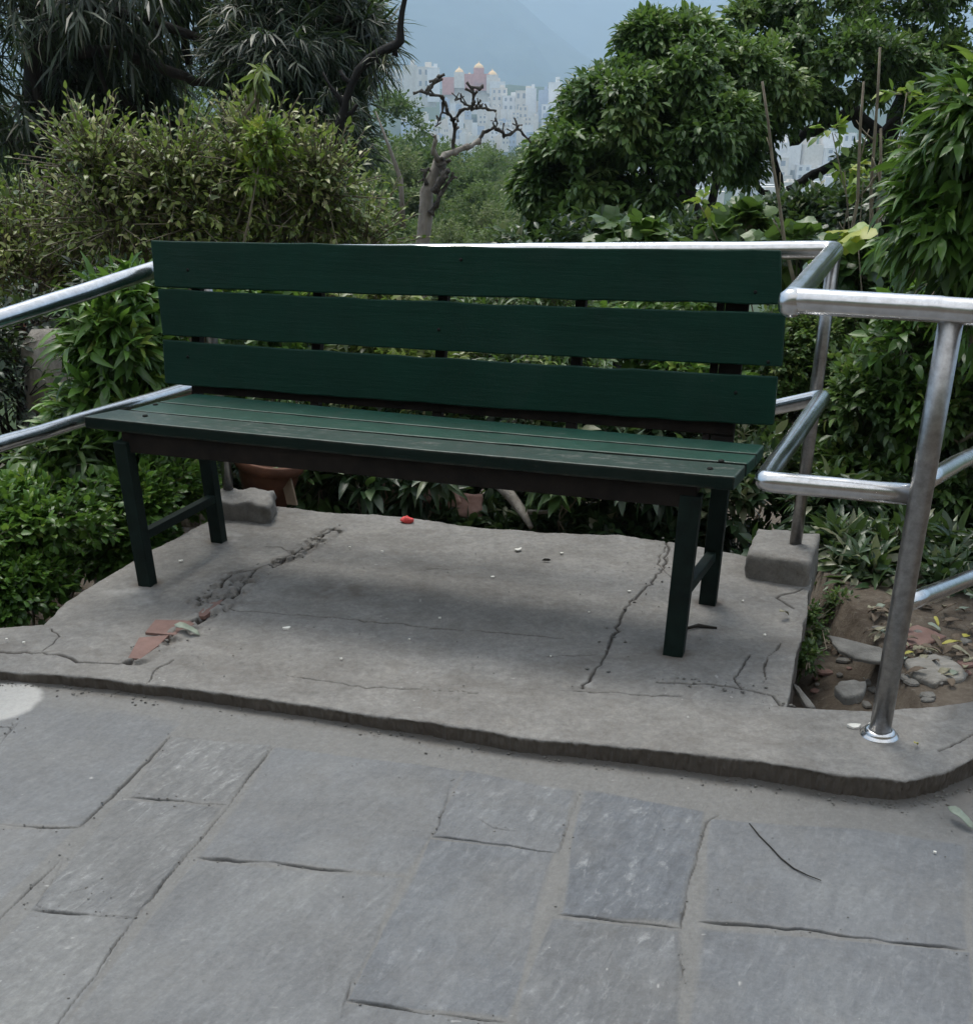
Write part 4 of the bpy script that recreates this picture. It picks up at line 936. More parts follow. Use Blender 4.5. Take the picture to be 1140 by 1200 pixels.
# ================================================================== TREES
def tree(name, label, trunk, limbs, blobs, mat, kind, size, length, nl, per, sub, subr, bark='bark_dark', group=None, **kw):
    blobs = [(c, tuple(max(q-.6*length-.3*size, .4*q) for q in r)) for c, r in blobs]
    t = thing(name, label, 'tree', group)
    mb = MB(); tp, r0, r1 = trunk; P_ = [Vector(p) for p in tp]; m = len(P_)
    Q = []; R = []
    for i in range(m-1):
        for j in range(4): Q.append(P_[i].lerp(P_[i+1], j/4)); R.append(r0+(r1-r0)*(i+j/4)/(m-1))
    Q.append(P_[-1]); R.append(r1); mb.tube(Q, R, 12, jit=.08); mb.build('trunk', M[bark], t, True)
    for pts, a, b in limbs:
        mb = MB(); pts = [Vector(p) for p in pts]; Q = []; R = []; m2 = len(pts)
        for i in range(m2-1):
            for j in range(4):
                Q.append(pts[i].lerp(pts[i+1], j/4)+Vector((random.gauss(0, a*.15), random.gauss(0, a*.15), random.gauss(0, a*.15)))); R.append(a+(b-a)*(i+j/4)/(m2-1))
        Q.append(pts[-1]); R.append(b); mb.tube(Q, R, 9, jit=.1); mb.build('branch', M[bark], t, True)
    f = Fol(); C_, A_, T_ = clumps(blobs, per, sub, subr, kw.get('fill', .55), kw.get('topbias', .25))
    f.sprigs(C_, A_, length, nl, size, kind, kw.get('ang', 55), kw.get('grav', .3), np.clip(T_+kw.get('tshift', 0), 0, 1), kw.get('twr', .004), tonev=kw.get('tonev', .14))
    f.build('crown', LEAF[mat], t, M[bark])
    rebase(t, P_[0]); return t
# big leafy tree right of the centre
YR = 13.0
k = YR
def q3(*p): return [A(a, b, YR+d) for a, b, d in p]
BR = [pb(790, 90, 60, 48, YR, 1.0), pb(720, 130, 55, 50, YR-.3, 1.0), pb(680, 190, 50, 55, YR-.4, .9), pb(745, 200, 60, 50, YR-.6, .9), pb(820, 150, 60, 50, YR-.3, 1.0), pb(690, 255, 52, 30, YR-.2, .8), pb(850, 100, 50, 50, YR+.3, 1.0), pb(740, 248, 30, 22, YR+.3, .5), pb(640, 215, 22, 22, YR, .4), pb(650, 275, 30, 14, YR, .4), pb(760, 55, 22, 20, YR, .4), pb(810, 50, 22, 20, YR, .4)]
tree('broadleaf_tree', 'dense green tree with drooping leaf clusters right of the hazy town', (q3((822, 330, 0), (820, 285, 0), (808, 245, 0), (800, 205, 0), (795, 150, 0)), .17, .06),
     [(q3((815, 270, 0), (835, 235, .2), (840, 205, .2), (850, 170, .2)), .06, .03), (q3((808, 245, 0), (770, 215, -.2), (740, 180, -.3)), .06, .03), (q3((805, 225, 0), (830, 180, -.2), (845, 140, -.2)), .05, .03), (q3((815, 275, 0), (760, 262, .2), (715, 250, .3)), .05, .02)],
     BR, 'tree', 'ovate', .11, .27, 10, 56, 13, .36, ang=66, grav=.42, fill=.75, tonev=.12, tshift=.08)
YS = 15.0
def q4(*p): return [A(a, b, YS+d) for a, b, d in p]
BS = [pb(900, 40, 60, 40, YS-.5, 1.2), pb(960, 10, 80, 50, YS, 1.5), pb(1040, 20, 80, 60, YS, 1.5), pb(1120, 30, 80, 70, YS, 1.5), pb(900, 95, 60, 40, YS-1, 1.2), pb(985, 75, 60, 40, YS-1, 1.2), pb(1075, 80, 50, 30, YS-1, 1.0), pb(870, 135, 45, 35, YS-.8, .9), pb(940, 112, 40, 22, YS-.6, .8), pb(1110, 110, 50, 30, YS-1, .9), pb(1010, -40, 140, 50, YS, 1.5), pb(1180, 100, 60, 90, YS, 1.5), pb(865, 175, 30, 24, YS-.4, .6), pb(1035, 200, 40, 26, YS-2, .7)]
tree('spreading_tree', 'large spreading tree with black crooked branches filling the upper right corner', (q4((930, 400, 0), (922, 300, 0), (915, 255, 0), (925, 225, 0)), .20, .09),
     [(q4((925, 225, 0), (945, 210, 0), (975, 193, 0), (1010, 175, .2), (1060, 130, .3)), .065, .05), (q4((915, 240, 0), (905, 232, 0), (890, 222, 0), (882, 205, 0)), .05, .03), (q4((915, 245, 0), (914, 215, 0), (905, 180, 0), (900, 120, 0)), .06, .04),
      (q4((1100, 320, .5), (1060, 230, .5), (1040, 170, .5), (1000, 130, .5), (960, 150, .5), (925, 165, .5)), .14, .06), (q4((1040, 170, .5), (1060, 100, .5), (1080, 40, .5)), .10, .05), (q4((1000, 130, .5), (960, 90, .4), (930, 50, .2)), .07, .04), (q4((1060, 230, .5), (1110, 180, .4), (1150, 100, .4)), .09, .05), (q4((700, 300, 1), (740, 290, 1), (800, 285, 1)), .05, .03)],
     BS, 'tree', 'ovate', .105, .28, 9, 44, 11, .36, ang=64, grav=.3, fill=.7, tshift=.12)
bush('dark_evergreen_shrub', 'small dark evergreen shrub below the crooked black branches', 'shrub',
     [pb(930, 272, 34, 24, 10, .4), pb(955, 266, 26, 22, 10, .3), pb(885, 278, 36, 18, 10.2, .3), pb(1010, 262, 50, 22, 9.5, .4), pb(1060, 240, 40, 22, 9, .4)], 'low', 'small', .09, .25, 9, 16, 18, .5, foot=(3.0, 10.2, -1.6), bark='bark_dark', stems=6, stemr=.03, grav=.1)
bush('shade_shrub', 'dark shrub filling the shade under the broadleaf tree', 'shrub',
     [pb(640, 295, 60, 18, 11, .5), pb(720, 290, 60, 20, 11, .5), pb(800, 288, 50, 22, 10.8, .5), pb(870, 285, 50, 14, 10.5, .5)], 'low', 'ovate', .12, .3, 8, 10, 14, .5, foot=(1.8, 11, -1.8), bark='bark_dark', stems=5, stemr=.03)

# ---- dark drooping conifers at the upper left
YL = 10.0
def q5(*p): return [A(a, b, YL+d) for a, b, d in p]
BL = [pb(40, 40, 70, 60, YL, .9), pb(130, 20, 60, 50, YL, .9), pb(20, 140, 60, 60, YL, .9), pb(100, 110, 50, 60, YL+.3, .8), pb(170, 90, 40, 60, YL+.4, .7), pb(-60, 80, 80, 120, YL, 1), pb(60, -50, 120, 60, YL, 1), pb(190, -30, 60, 40, YL, .9), pb(150, 160, 50, 30, YL+.6, .6)]
tree('dark_conifer', 'very dark conifer with long drooping leaves filling the upper left corner', (q5((70, 420, 0), (62, 260, 0), (50, 100, 0), (45, -60, 0)), .20, .12),
     [(q5((50, 20, 0), (120, 10, -.3), (205, 35, -.4), (260, 55, -.4), (292, 62, -.4)), .05, .018), (q5((55, 60, 0), (130, 60, -.3), (205, 85, -.4), (250, 100, -.4), (290, 130, -.4)), .05, .02), (q5((55, 90, 0), (120, 105, 0), (180, 140, .1), (240, 152, .1)), .045, .018),
      (q5((200, 0, .2), (215, 40, .2), (222, 75, .2)), .05, .03), (q5((62, 250, 0), (48, 180, .1), (20, 110, .2)), .06, .02), (q5((110, 60, -.3), (125, 110, -.3), (150, 160, -.3), (165, 185, -.3)), .022, .008), (q5((30, 60, -.3), (45, 115, -.35), (62, 160, -.3), (90, 195, -.3)), .03, .01)],
     BL, 'dark', 'needle', .26, .40, 13, 8, 12, .5, ang=50, grav=.9, fill=.4, topbias=.0, twr=.006, tonev=.24, tshift=-.06)
BM = [pb(340, 60, 60, 60, YL-.5, .8), pb(400, 30, 40, 50, YL-.3, .7), pb(330, 130, 50, 45, YL-.3, .7), pb(375, 110, 26, 50, YL-.3, .6), pb(300, 20, 34, 60, YL-.4, .6), pb(380, 165, 30, 26, YL-.2, .5), pb(350, -40, 90, 50, YL, .8), pb(330, 175, 40, 26, YL, .6), pb(300, 80, 22, 60, YL-.5, .4)]
tree('dark_conifer', 'dark conifer with hanging tufts just left of the hazy town', (q5((330, 420, -.3), (325, 200, -.3), (318, 60, -.3), (315, -60, -.3)), .16, .09),
     [(q5((322, 130, -.3), (360, 110, -.5), (395, 100, -.6)), .05, .02), (q5((320, 70, -.3), (360, 40, -.5), (400, 20, -.6)), .05, .02), (q5((325, 180, -.3), (370, 170, -.5), (410, 160, -.6)), .045, .015)],
     BM, 'dark', 'needle', .20, .30, 16, 12, 20, .48, ang=55, grav=.55, fill=.45, topbias=.1, tshift=.04, twr=.006, tonev=.22)
bush('green_conifer_tuft', 'green leafy crown edge against the mountain left of the black branch', 'tree',
     [pb(415, 20, 24, 34, YL+1, .5), pb(400, 65, 22, 30, YL+1, .4), pb(418, 50, 14, 20, YL+1, .3)], 'tree', 'small', .07, .25, 10, 16, 14, .5, foot=tuple(A(380, 300, YL+1)), stems=4, stemr=.03, bark='bark_dark', grav=.2)
# the black crooked branch against the mountain
bb = thing('black_branch_tree', 'black crooked dead limb reaching up against the blue mountain', 'tree')
mb = MB(); mb.tube([Vector(p) for p in q5((345, 420, -1.5), (360, 260, -1.5), (378, 205, -1.5), (392, 165, -1.5), (402, 132, -1.5), (405, 118, -1.5), (412, 98, -1.5), (420, 82, -1.5), (432, 70, -1.5), (447, 60, -1.5), (462, 54, -1.5), (469, 47, -1.5), (469, 30, -1.5), (471, 14, -1.5), (476, -10, -1.5), (482, -60, -1.5))],
        [q_*.8 for q_ in (.06, .05, .045, .04, .036, .030, .032, .034, .038, .040, .040, .036, .026, .022, .020, .018)], 12, jit=.14)
mb.build('trunk', M['bark_black'], bb, True)
for p in ([(403, 128), (396, 112), (386, 100), (378, 84)], [(462, 56), (464, 66), (460, 62)], [(441, 64), (444, 74), (452, 84)], [(412, 98), (404, 92), (398, 82)], [(392, 165), (405, 172), (420, 168)], [(398, 140), (412, 132), (420, 120)]):
    mb = MB(); mb.tube([A(a, b, YL-1.5) for a, b in p], [.02, .016, .012, .008][:len(p)], 8, jit=.1); mb.build('branch', M['bark_black'], bb, True)
f = Fol(); C_ = np.array([tuple(A(448+random.gauss(0, 4), 80+random.gauss(0, 4), YL-1.5)) for _ in range(14)]+[tuple(A(400+random.gauss(0, 12), 150+random.gauss(0, 22), YL-1.4)) for _ in range(60)])
f.sprigs(C_, rng.normal(size=(len(C_), 3)), .16, 9, .10, 'needle', 55, .5, tw=.003); f.build('foliage', LEAF['dark'], bb, M['bark_dark']); rebase(bb, A(345, 420, YL-1.5))
# terracotta pot, old board, bricks, branch at the back of the platform
def place(o, base): return origin(o, base)
pot = thing('clay_pot', 'brown terracotta pot standing tilted behind the left rear bench leg', 'pot')
pc_ = A(312, 590, 4.35); ax = Vector((.18, -.10, 1)).normalized()
MB().lathe(pc_, [(.075, 0), (.085, .01), (.115, .12), (.125, .17), (.122, .175), (.112, .172), (.09, .05), (.02, .03)], 36, axis=ax).build('pot_body', M['terracotta'], pot, True)
MB().lathe(pc_+ax*.165, [(.125, 0), (.138, .002), (.142, .02), (.140, .04), (.133, .044), (.124, .042), (.118, .0)], 36, axis=ax).build('rim', M['terracotta'], pot, True)
rebase(pot, pc_)
p0, p1_ = A(342, 592, 4.22), A(327, 530, 4.30)
o = MB().hexa([p0-bu*.022, p0+bu*.022, p0+bu*.022+bv*.012, p0-bu*.022+bv*.012], [p1_-bu*.022, p1_+bu*.022, p1_+bu*.022+bv*.012, p1_-bu*.022+bv*.012]).build('wooden_slat', M['board'], None, bevel=.002)
tag(origin(o, p0), 'short old wooden slat leaning against the terracotta pot', 'slat')
for i, (a, b, s, lab, kx) in enumerate([(437, 570, .05, 'small pink brick piece among the plants, leftmost', 1), (480, 572, .085, 'large flat pink brick piece behind the red petal', 1.3), (550, 590, .07, 'tall pink brick piece standing left of the fallen branch', .8), (528, 583, .05, 'pale pink brick piece among the strap leaves', 1), (725, 600, .05, 'grey brick piece near the right end of the back edge', .8), (505, 595, .035, 'tiny pink brick piece low among the leaves', 1)]):
    c = A(a, b, 4.62); q = [(c.x-s*kx, c.y-s*.6), (c.x+s*kx, c.y-s*.4), (c.x+s*.9*kx, c.y+s*.6), (c.x-s*kx, c.y+s*.5)]
    o = rough_block('brick_piece', lab, q, c.z+s*.55, c.z-s*.9, 30+i, M['brick_pink' if i != 4 else 'stone'], 'brick', 'broken brick pieces behind the platform', .008, 8); o.rotation_euler = (random.uniform(-.3, .5), random.uniform(-.4, .4), 0)
mb = MB(); pts = [A(575, 560, 4.55), A(598, 580, 4.50), A(612, 600, 4.42), A(622, 618, 4.32)]; mb.tube(pts, [.020, .024, .020, .010], 10, jit=.12)
mb.tube([pts[2], A(640, 600, 4.45), A(655, 590, 4.5)], [.012, .008, .004], 7, jit=.1)
tag(origin(mb.build('fallen_branch', M['bark_pale'], None, True), pts[3]), 'short thick brown branch lying against the back edge of the platform', 'branch')
# stump and rocks behind the left rails
o = MB().tube([A(66, 500, 4.95), A(64, 450, 4.95), A(58, 405, 4.95), A(55, 385, 4.96)], [.13, .12, .11, .06], 18, jit=.12).build('tree_stump', M['bark_pale'], None, True)
tag(origin(o, A(66, 500, 4.95)), 'weathered grey stump between the two left rails', 'stump')
c = A(2, 398, 5.3); rough_block('brick_piece', 'orange brown clay lump at the left border behind the upper rail', [(c.x-.12, c.y-.1), (c.x+.09, c.y-.1), (c.x+.09, c.y+.1), (c.x-.1, c.y+.1)], c.z+.06, c.z-.1, 41, M['terracotta'], 'clay lump', None, .01, 8)

# ================================================================== LITTER
def flatleaf(name, label, px, py, ln, wd, rot, mat, z=.0, curl=.25, cat='leaf', group=None, kind='ovate', zz=None):
    V, F_ = leaf_tpl(5, wd/ln, .35, curl, .45, .04); p = G(px, py, z if zz is None else zz); V = V*ln; c, s = math.cos(rot), math.sin(rot)
    base = -V[:, 2].min(); W = [(v[0]*c-v[1]*s+p.x, v[0]*s+v[1]*c+p.y, p.z+v[2]+base+.003) for v in V]
    mb = MB(); mb.add(W, [tuple(f) for f in F_]); o = mb.build(name, mat, None, True)
    sm = o.modifiers.new('Thick', 'SOLIDIFY'); sm.thickness = .0012
    return tag(origin(o, p), label, cat, group)
flatleaf('fallen_leaf', 'grey green pointed leaf lying on the broken red tile', 205, 741, .085, .03, -.35, M['leaf_grey'])
flatleaf('fallen_leaf', 'grey green leaf lying on the paving at the right border', 1108, 955, .075, .026, -1.05, M['leaf_grey'], zz=-.055)
flatleaf('fallen_leaf', 'small curled yellow leaf on the platform near the right edge', 912, 726, .045, .018, .6, M['leaf_dry'], curl=.5)
flatleaf('fallen_leaf', 'tiny curled green leaf on the step edge right of the post', 1070, 878, .022, .01, .8, M['leaf_yellow'], curl=.6)
for i, (a, b, s, r, lab) in enumerate([(1000, 852, .022, .1, 'white petal left of the near railing post base'), (1020, 850, .012, .9, 'tiny white petal touching the near post base'), (607, 645, .020, .8, 'largest white petal on the platform near its back edge'), (577, 677, .012, .2, 'white flake near the middle of the platform'),
    (337, 737, .018, .5, 'white flake left of the middle of the platform'), (737, 694, .009, 0, 'white flake beside the long right crack'), (658, 649, .009, 0, 'white flake right of the dark seed'), (515, 725, .008, .3, 'white speck above the middle crack'), (480, 750, .005, 0, 'white speck on the bare middle of the platform'),
    (400, 773, .006, 0, 'white speck on the platform above the step'), (448, 647, .008, .2, 'white flake on the back left of the platform'), (410, 642, .007, 0, 'white flake near the top of the left crack'), (690, 718, .005, 0, 'white speck left of the right crack'), (870, 705, .007, 0, 'white speck between the right legs and the footing block'), (896, 745, .008, .3, 'white speck near the right platform edge'),
    (212, 658, .009, .4, 'white chip between the left bench legs'), (28, 754, .008, 0, 'white chip on the step at the left border'), (8, 750, .006, 0, 'smaller white chip at the very left of the step'), (1095, 1000, .006, 0, 'white speck on the last paving slab'), (645, 770, .004, 0, 'white speck near the front of the platform')]):
    rr = random.Random(i); n = 7; vs = [(s*.5*(1+.35*rr.uniform(-1, 1))*math.cos(6.283*j/n)*1.3, s*.5*(1+.35*rr.uniform(-1, 1))*math.sin(6.283*j/n)) for j in range(n)]
    c, sn = math.cos(r), math.sin(r); p = G(a, b, -.055 if b > 920 else 0.002)
    mb = MB(); mb.v = [(p.x+x*c-y*sn, p.y+x*sn+y*c, p.z+.004+abs(x)*.18) for x, y in vs]+[(p.x+x*c-y*sn, p.y+x*sn+y*c, p.z+.0005) for x, y in vs]
    mb.f = [tuple(range(n)), tuple(range(2*n-1, n-1, -1))]+[(j, j+n, (j+1) % n+n, (j+1) % n) for j in range(n)]
    tag(origin(mb.build('white_petal', M['white'], None), p), lab, 'petal', 'white petals and chips on the ground')
p = G(477, 611, .002); mb = MB(); mb.lathe(p, [(.022, 0), (.021, .006), (.016, .013), (.008, .017), (.001, .018)], 14)
for i, v in enumerate(mb.v): mb.v[i] = (p.x+(v[0]-p.x)*1.15, p.y+(v[1]-p.y)*.7, v[2]+.004*math.sin(i))
tag(origin(mb.build('red_petal', M['red'], None, True), p), 'bright red petal at the back edge of the platform', 'petal')
p = G(640, 658, .002); tag(origin(MB().tube([p+Vector((-.014, 0, .004)), p+Vector((-.006, .002, .006)), p+Vector((.008, 0, .006)), p+Vector((.015, .003, .004))], [.001, .0045, .0045, .001], 8).build('seed_pod', M['deadtwig'], None, True), p), 'small dark seed pod lying on the platform', 'seed pod')
p = G(818, 735, .002); tag(origin(MB().tube([G(802, 737, .006), G(818, 733, .008), G(840, 736, .006)], [.004, .006, .003], 8, jit=.2).build('dead_twig', M['deadtwig'], None, True), p), 'short dark twig between the right bench legs', 'twig')
pts = [G(a, b, -.052) for a, b in ((878, 965), (890, 980), (903, 993), (915, 1006), (930, 1018), (946, 1026), (962, 1032))]
tag(origin(MB().tube(pts, [.0012, .0016, .0016, .0016, .0016, .0014, .0008], 6).build('dead_twig', M['deadtwig'], None, True), pts[0]), 'thin curved dark twig lying on the blue slate slab', 'twig')
for i, (p_, lab) in enumerate([([(150, 771), (163, 748), (198, 744), (186, 757), (165, 772)], 'lower broken red tile shard in the left crack of the platform'), ([(170, 741), (182, 727), (222, 727), (228, 732), (205, 744)], 'upper broken red tile shard in the left crack of the platform'), ([(228, 722), (245, 708), (262, 702), (255, 712), (240, 722)], 'small brown tile shard at the top of the red tiles')]):
    pts = [G(a, b, .006) for a, b in p_]; n = len(pts); mb = MB(); mb.v = [tuple(q+up*(.003 if j % 2 else .0)) for j, q in enumerate(pts)]+[tuple(q-up*.012) for q in pts]
    mb.f = [tuple(range(n)), tuple(range(2*n-1, n-1, -1))]+[(j, j+n, (j+1) % n+n, (j+1) % n) for j in range(n)]
    o = mb.build('tile_shard', M['tile_red'], None, bevel=.0015); tag(origin(o, pts[0]), lab, 'tile shard', 'broken red tile shards')
# stones and leaves on the soil bed
def slabstone(label, p_, h, mat, seed, zb=-.08):
    pts = [G(a, b, zb+h) for a, b in p_]; c = sum(pts, Vector())/len(pts); n = len(pts)*4; r = random.Random(seed); ring = []
    for i in range(n):
        t = i/4; a = pts[int(t) % len(pts)]; b = pts[(int(t)+1) % len(pts)]; q = a.lerp(b, t-int(t)); ring.append(q+(q-c)*r.gauss(0, .05)+(c-q)*(.06 if i % 4 == 0 else 0))
    mb = MB(); lv = [(1.0, -h*1.3), (1.04, -h*.4), (1.0, -h*.06), (.86, .0), (.45, h*.12)]
    for s, dz in lv:
        for q in ring: mb.v.append(tuple(c+(q-c)*s+up*(dz+r.gauss(0, h*.05))))
    for l in range(len(lv)-1):
        for j in range(n): mb.f.append((l*n+j, l*n+(j+1) % n, (l+1)*n+(j+1) % n, (l+1)*n+j))
    mb.v.append(tuple(c+up*h*.12)); k = len(mb.v)-1; l = (len(lv)-1)*n
    for j in range(n): mb.f.append((l+j, l+(j+1) % n, k))
    o = mb.build('flat_stone', mat, None, True); return tag(origin(o, c-up*h), label, 'stone', 'stones on the soil bed')
slabstone('long grey flat stone in the middle of the soil bed', [(972, 745), (1020, 755), (1060, 768), (1055, 778), (1010, 772), (985, 762)], .010, M['stone'], 1)
slabstone('large pale ridged stone at the right of the soil bed', [(1062, 772), (1095, 765), (1125, 776), (1135, 793), (1095, 800), (1070, 790)], .020, M['stone_pale'], 2)
slabstone('jagged grey stone in front of the long flat stone', [(978, 806), (985, 797), (1015, 798), (1012, 812), (990, 818)], .02, M['stone'], 3)
slabstone('brownish flat stone behind the near post', [(1035, 745), (1075, 732), (1110, 745), (1080, 757), (1045, 758)], .015, M['tile_red'], 4)
slabstone('thin slate flake leaning in the corner by the platform', [(928, 800), (935, 803), (955, 828), (945, 828)], .01, M['stone'], 5)
r_ = random.Random(5)
for i in range(60):
    a, b = r_.uniform(955, 1138), r_.uniform(738, 822); s = r_.choice([.006, .008, .010, .014, .02]); z0 = -.075; p = G(a, b, z0); p.z = gz(p.x, p.y)+s*.25
    if p.y < 2.62: continue
    mb = MB(); m_ = 9; rr = [r_.uniform(.75, 1.2) for _ in range(m_)]; el = r_.uniform(.6, 1.4)
    for s1, dz in ((.75, -.5), (1.0, -.1), (.9, .3), (.5, .55)):
        for j in range(m_): mb.v.append((p.x+s*rr[j]*s1*math.cos(6.283*j/m_)*el, p.y+s*rr[j]*s1*math.sin(6.283*j/m_), p.z+s*dz*.7))
    for l in range(3):
        for j in range(m_): mb.f.append((l*m_+j, l*m_+(j+1) % m_, (l+1)*m_+(j+1) % m_, (l+1)*m_+j))
    mb.f.append(tuple(3*m_+j for j in range(m_)))
    o = mb.build('pebble', M[r_.choice(['stone', 'stone', 'stone', 'tile_red'])], None, False); tag(origin(o, p), 'small loose pebble on the soil bed at the right', 'pebble', 'pebbles on the soil bed')
for i in range(130):
    a, b = r_.uniform(955, 1138), r_.uniform(705, 800); p = G(a, b, -.07); z = gz(p.x, p.y)
    flatleaf('fallen_leaf', 'dry leaf fallen on the back of the soil bed', a, b, r_.uniform(.03, .07), r_.uniform(.012, .026), r_.uniform(0, 6.28), M[r_.choice(['leaf_dry', 'leaf_dry', 'leaf_brown', 'leaf_brown', 'leaf_grey', 'leaf_brown', 'leaf_dry', 'leaf_brown', 'leaf_yellow'])], zz=z+.004, curl=r_.uniform(.1, .6), group='dry leaves on the soil bed')

# loose grit: along the foot of the step, in the joints and on the platform
rg_ = random.Random(21)
def grit(name, spots, mat, label):
    V = []; L = []
    for (x, y, z, s) in spots:
        k = len(V); sq = rg_.uniform(.5, .9); ro = rg_.uniform(0, 3)
        for j in range(4):
            a = ro+j*1.571+rg_.uniform(-.4, .4); V.append((x+s*math.cos(a)*rg_.uniform(.7, 1.3), y+s*math.sin(a), z))
        V += [(x+s*.2, y, z+s*sq), (x, y, z-s*.6)]
        for j in range(4): L += [k+j, k+(j+1) % 4, k+4, k+(j+1) % 4, k+j, k+5]
    o = raw(name, V, L, np.arange(0, len(L), 3), mat); o['kind'] = 'stuff'; o['label'] = label
sp = []; kfc = [tuple(p) for p in kerb_front[1:-1]]
for i in range(420):
    j = rg_.randrange(len(kfc)-1); t = rg_.random(); x = kfc[j][0]*(1-t)+kfc[j+1][0]*t; y = kfc[j][1]*(1-t)+kfc[j+1][1]*t; x += rg_.gauss(0, .01); y -= .002+abs(rg_.gauss(0, .022))
    sp.append((x, y, float(pave_z(x))+.0015, rg_.choice([.0012, .0016, .0022, .003, .0045])))
for i in range(260):
    p, w_ = pj[rg_.randrange(len(pj))]; q = p[rg_.randrange(len(p))]; x = q[0]+rg_.gauss(0, .012); y = q[1]+rg_.gauss(0, .012); sp.append((x, y, float(pave_z(x))+.002, rg_.choice([.0010, .0014, .002, .0028])))
for i in range(120): x, y = rg_.uniform(-1.1, 1.1), rg_.uniform(1.5, 2.5); sp.append((x, y, float(pave_z(x))+.003, rg_.choice([.0010, .0014, .002])))
grit('paving_grit', [q for q in sp if q[1] < 2.9], M['stone'], 'fine grit along the step foot and in the paving joints')
sp = []
for i in range(360):
    p, w_ = cracks[rg_.choice([2, 3, 3, 4, 4, 7, 3])]; q = p[rg_.randrange(len(p))]; x = q[0]+rg_.gauss(0, .022); y = q[1]+rg_.gauss(0, .022); sp.append((x, y, .0025, rg_.choice([.0012, .0018, .0025, .004, .006])))
for i in range(140): x, y = rg_.uniform(-.9, .75), rg_.uniform(2.6, 3.6); sp.append((x, y, .003, rg_.choice([.0010, .0015, .002, .003])))
grit('crumbled_cement', sp, M['stone'], 'crumbs of broken cement beside the cracks of the platform')

# ================================================================== VALLEY WOOD: individual trees, copied
def proto_tree(name, h, r, n, mat, size, label, seed):
    t = thing(name, label, 'tree', 'valley trees beyond the bench'); f = Fol(); bl = []
    rr = random.Random(seed)
    for i in range(11):
        a = rr.uniform(0, 6.28); d = r*rr.uniform(.1, .7); z = h*rr.uniform(.42, .86); s = r*rr.uniform(.30, .50)*(1.25-.6*z/h)
        bl.append(((d*math.cos(a), d*math.sin(a), z), (s, s, s*.75)))
    bl.append(((0, 0, h*.9), (r*.35, r*.35, r*.3)))
    P_, A_, T_ = clumps(bl, n+8, 10, .34, .8, .5)
    f.sprigs(P_, A_, size*2.6, 6, size, 'diamond', 60, .25, T_, 0, tonev=.10); f.build('crown', LEAF[mat], t)
    mb = MB(); branchy(mb, (0, 0, -1), (0, 0, h*.8), r*.07, r*.02, 6, .02, 8)
    for i in range(5): b = bl[i]; branchy(mb, (0, 0, h*.35), b[0], r*.035, r*.01, 4, .05, 6)
    mb.build('trunk', M['bark_dark'], t, True); return t
protos = [proto_tree('valley_tree', 9, 4.6, 32, 'far', .19, '', 1), proto_tree('valley_tree', 11, 4.0, 32, 'far2', .18, '', 2), proto_tree('valley_tree', 7, 4.2, 30, 'far3', .17, '', 3)]
TOPZ = [max(v.co.z for v in p.children[0].data.vertices) for p in protos]
def copy_tree(o):
    c = o.copy(); COL.objects.link(c)
    for ch in o.children: d = ch.copy(); COL.objects.link(d); d.parent = c
    return c
# photo x and y of the crown top, distance, prototype
VT = [(452, 92, 52, 1), (425, 128, 44, 0), (470, 150, 60, 0), (440, 165, 40, 2), (520, 158, 75, 1), (560, 172, 60, 2), (600, 168, 80, 0), (640, 163, 90, 1), (545, 165, 105, 0), (585, 163, 120, 2), (500, 150, 110, 0), (615, 165, 140, 1), (650, 160, 150, 0), (672, 158, 140, 2),
      (520, 205, 44, 2), (590, 205, 40, 0), (545, 230, 32, 2), (640, 190, 46, 1), (480, 215, 38, 0), (430, 205, 34, 1), (620, 228, 30, 2), (575, 255, 27, 0), (610, 190, 60, 2), (530, 185, 66, 2), (470, 190, 50, 1), (700, 230, 36, 0), (500, 252, 28, 2), (650, 262, 27, 1), (555, 195, 50, 0),
      (250, 75, 50, 1), (215, 110, 40, 0), (285, 100, 56, 2), (160, 80, 46, 0), (60, 60, 44, 1), (700, 175, 80, 1), (760, 200, 70, 0), (-60, 80, 50, 2), (1170, 165, 50, 0), (340, 110, 60, 0), (400, 150, 65, 2), (235, 150, 34, 2), (275, 140, 38, 0), (1080, 240, 40, 0), (730, 262, 34, 2)]
band = lambda Y_: 'nearest' if Y_ < 38 else 'near' if Y_ < 55 else 'middle distance' if Y_ < 85 else 'farthest'
ORD = ['first', 'second', 'third', 'fourth', 'fifth', 'sixth', 'seventh', 'eighth', 'ninth', 'tenth', 'eleventh', 'twelfth', 'thirteenth', 'fourteenth', 'fifteenth', 'sixteenth', 'seventeenth', 'eighteenth', 'nineteenth', 'twentieth']
for i, (a, b, Y_, pi_) in enumerate(VT):
    o = copy_tree(protos[pi_]); top = A(a, b, Y_); tz = TOPZ[pi_]; g = gz(top.x, Y_)-.3; s = (top.z-g)/tz
    sx = min(max(s, .6), 1.5); o.location = (top.x, Y_, top.z-tz*sx if s > 1.5 else g); o.scale = (sx, sx, s if s <= 1.5 else sx); o.rotation_euler.z = i*1.37
    rank = sum(1 for v in VT if band(v[2]) == band(Y_) and v[0] < a)
    o['label'] = 'hazy green valley tree, %s from the left among the %s ones' % (ORD[rank], band(Y_)); o['category'] = 'tree'
for p in protos:
    for c in list(p.children): bpy.data.objects.remove(c)
    bpy.data.objects.remove(p)

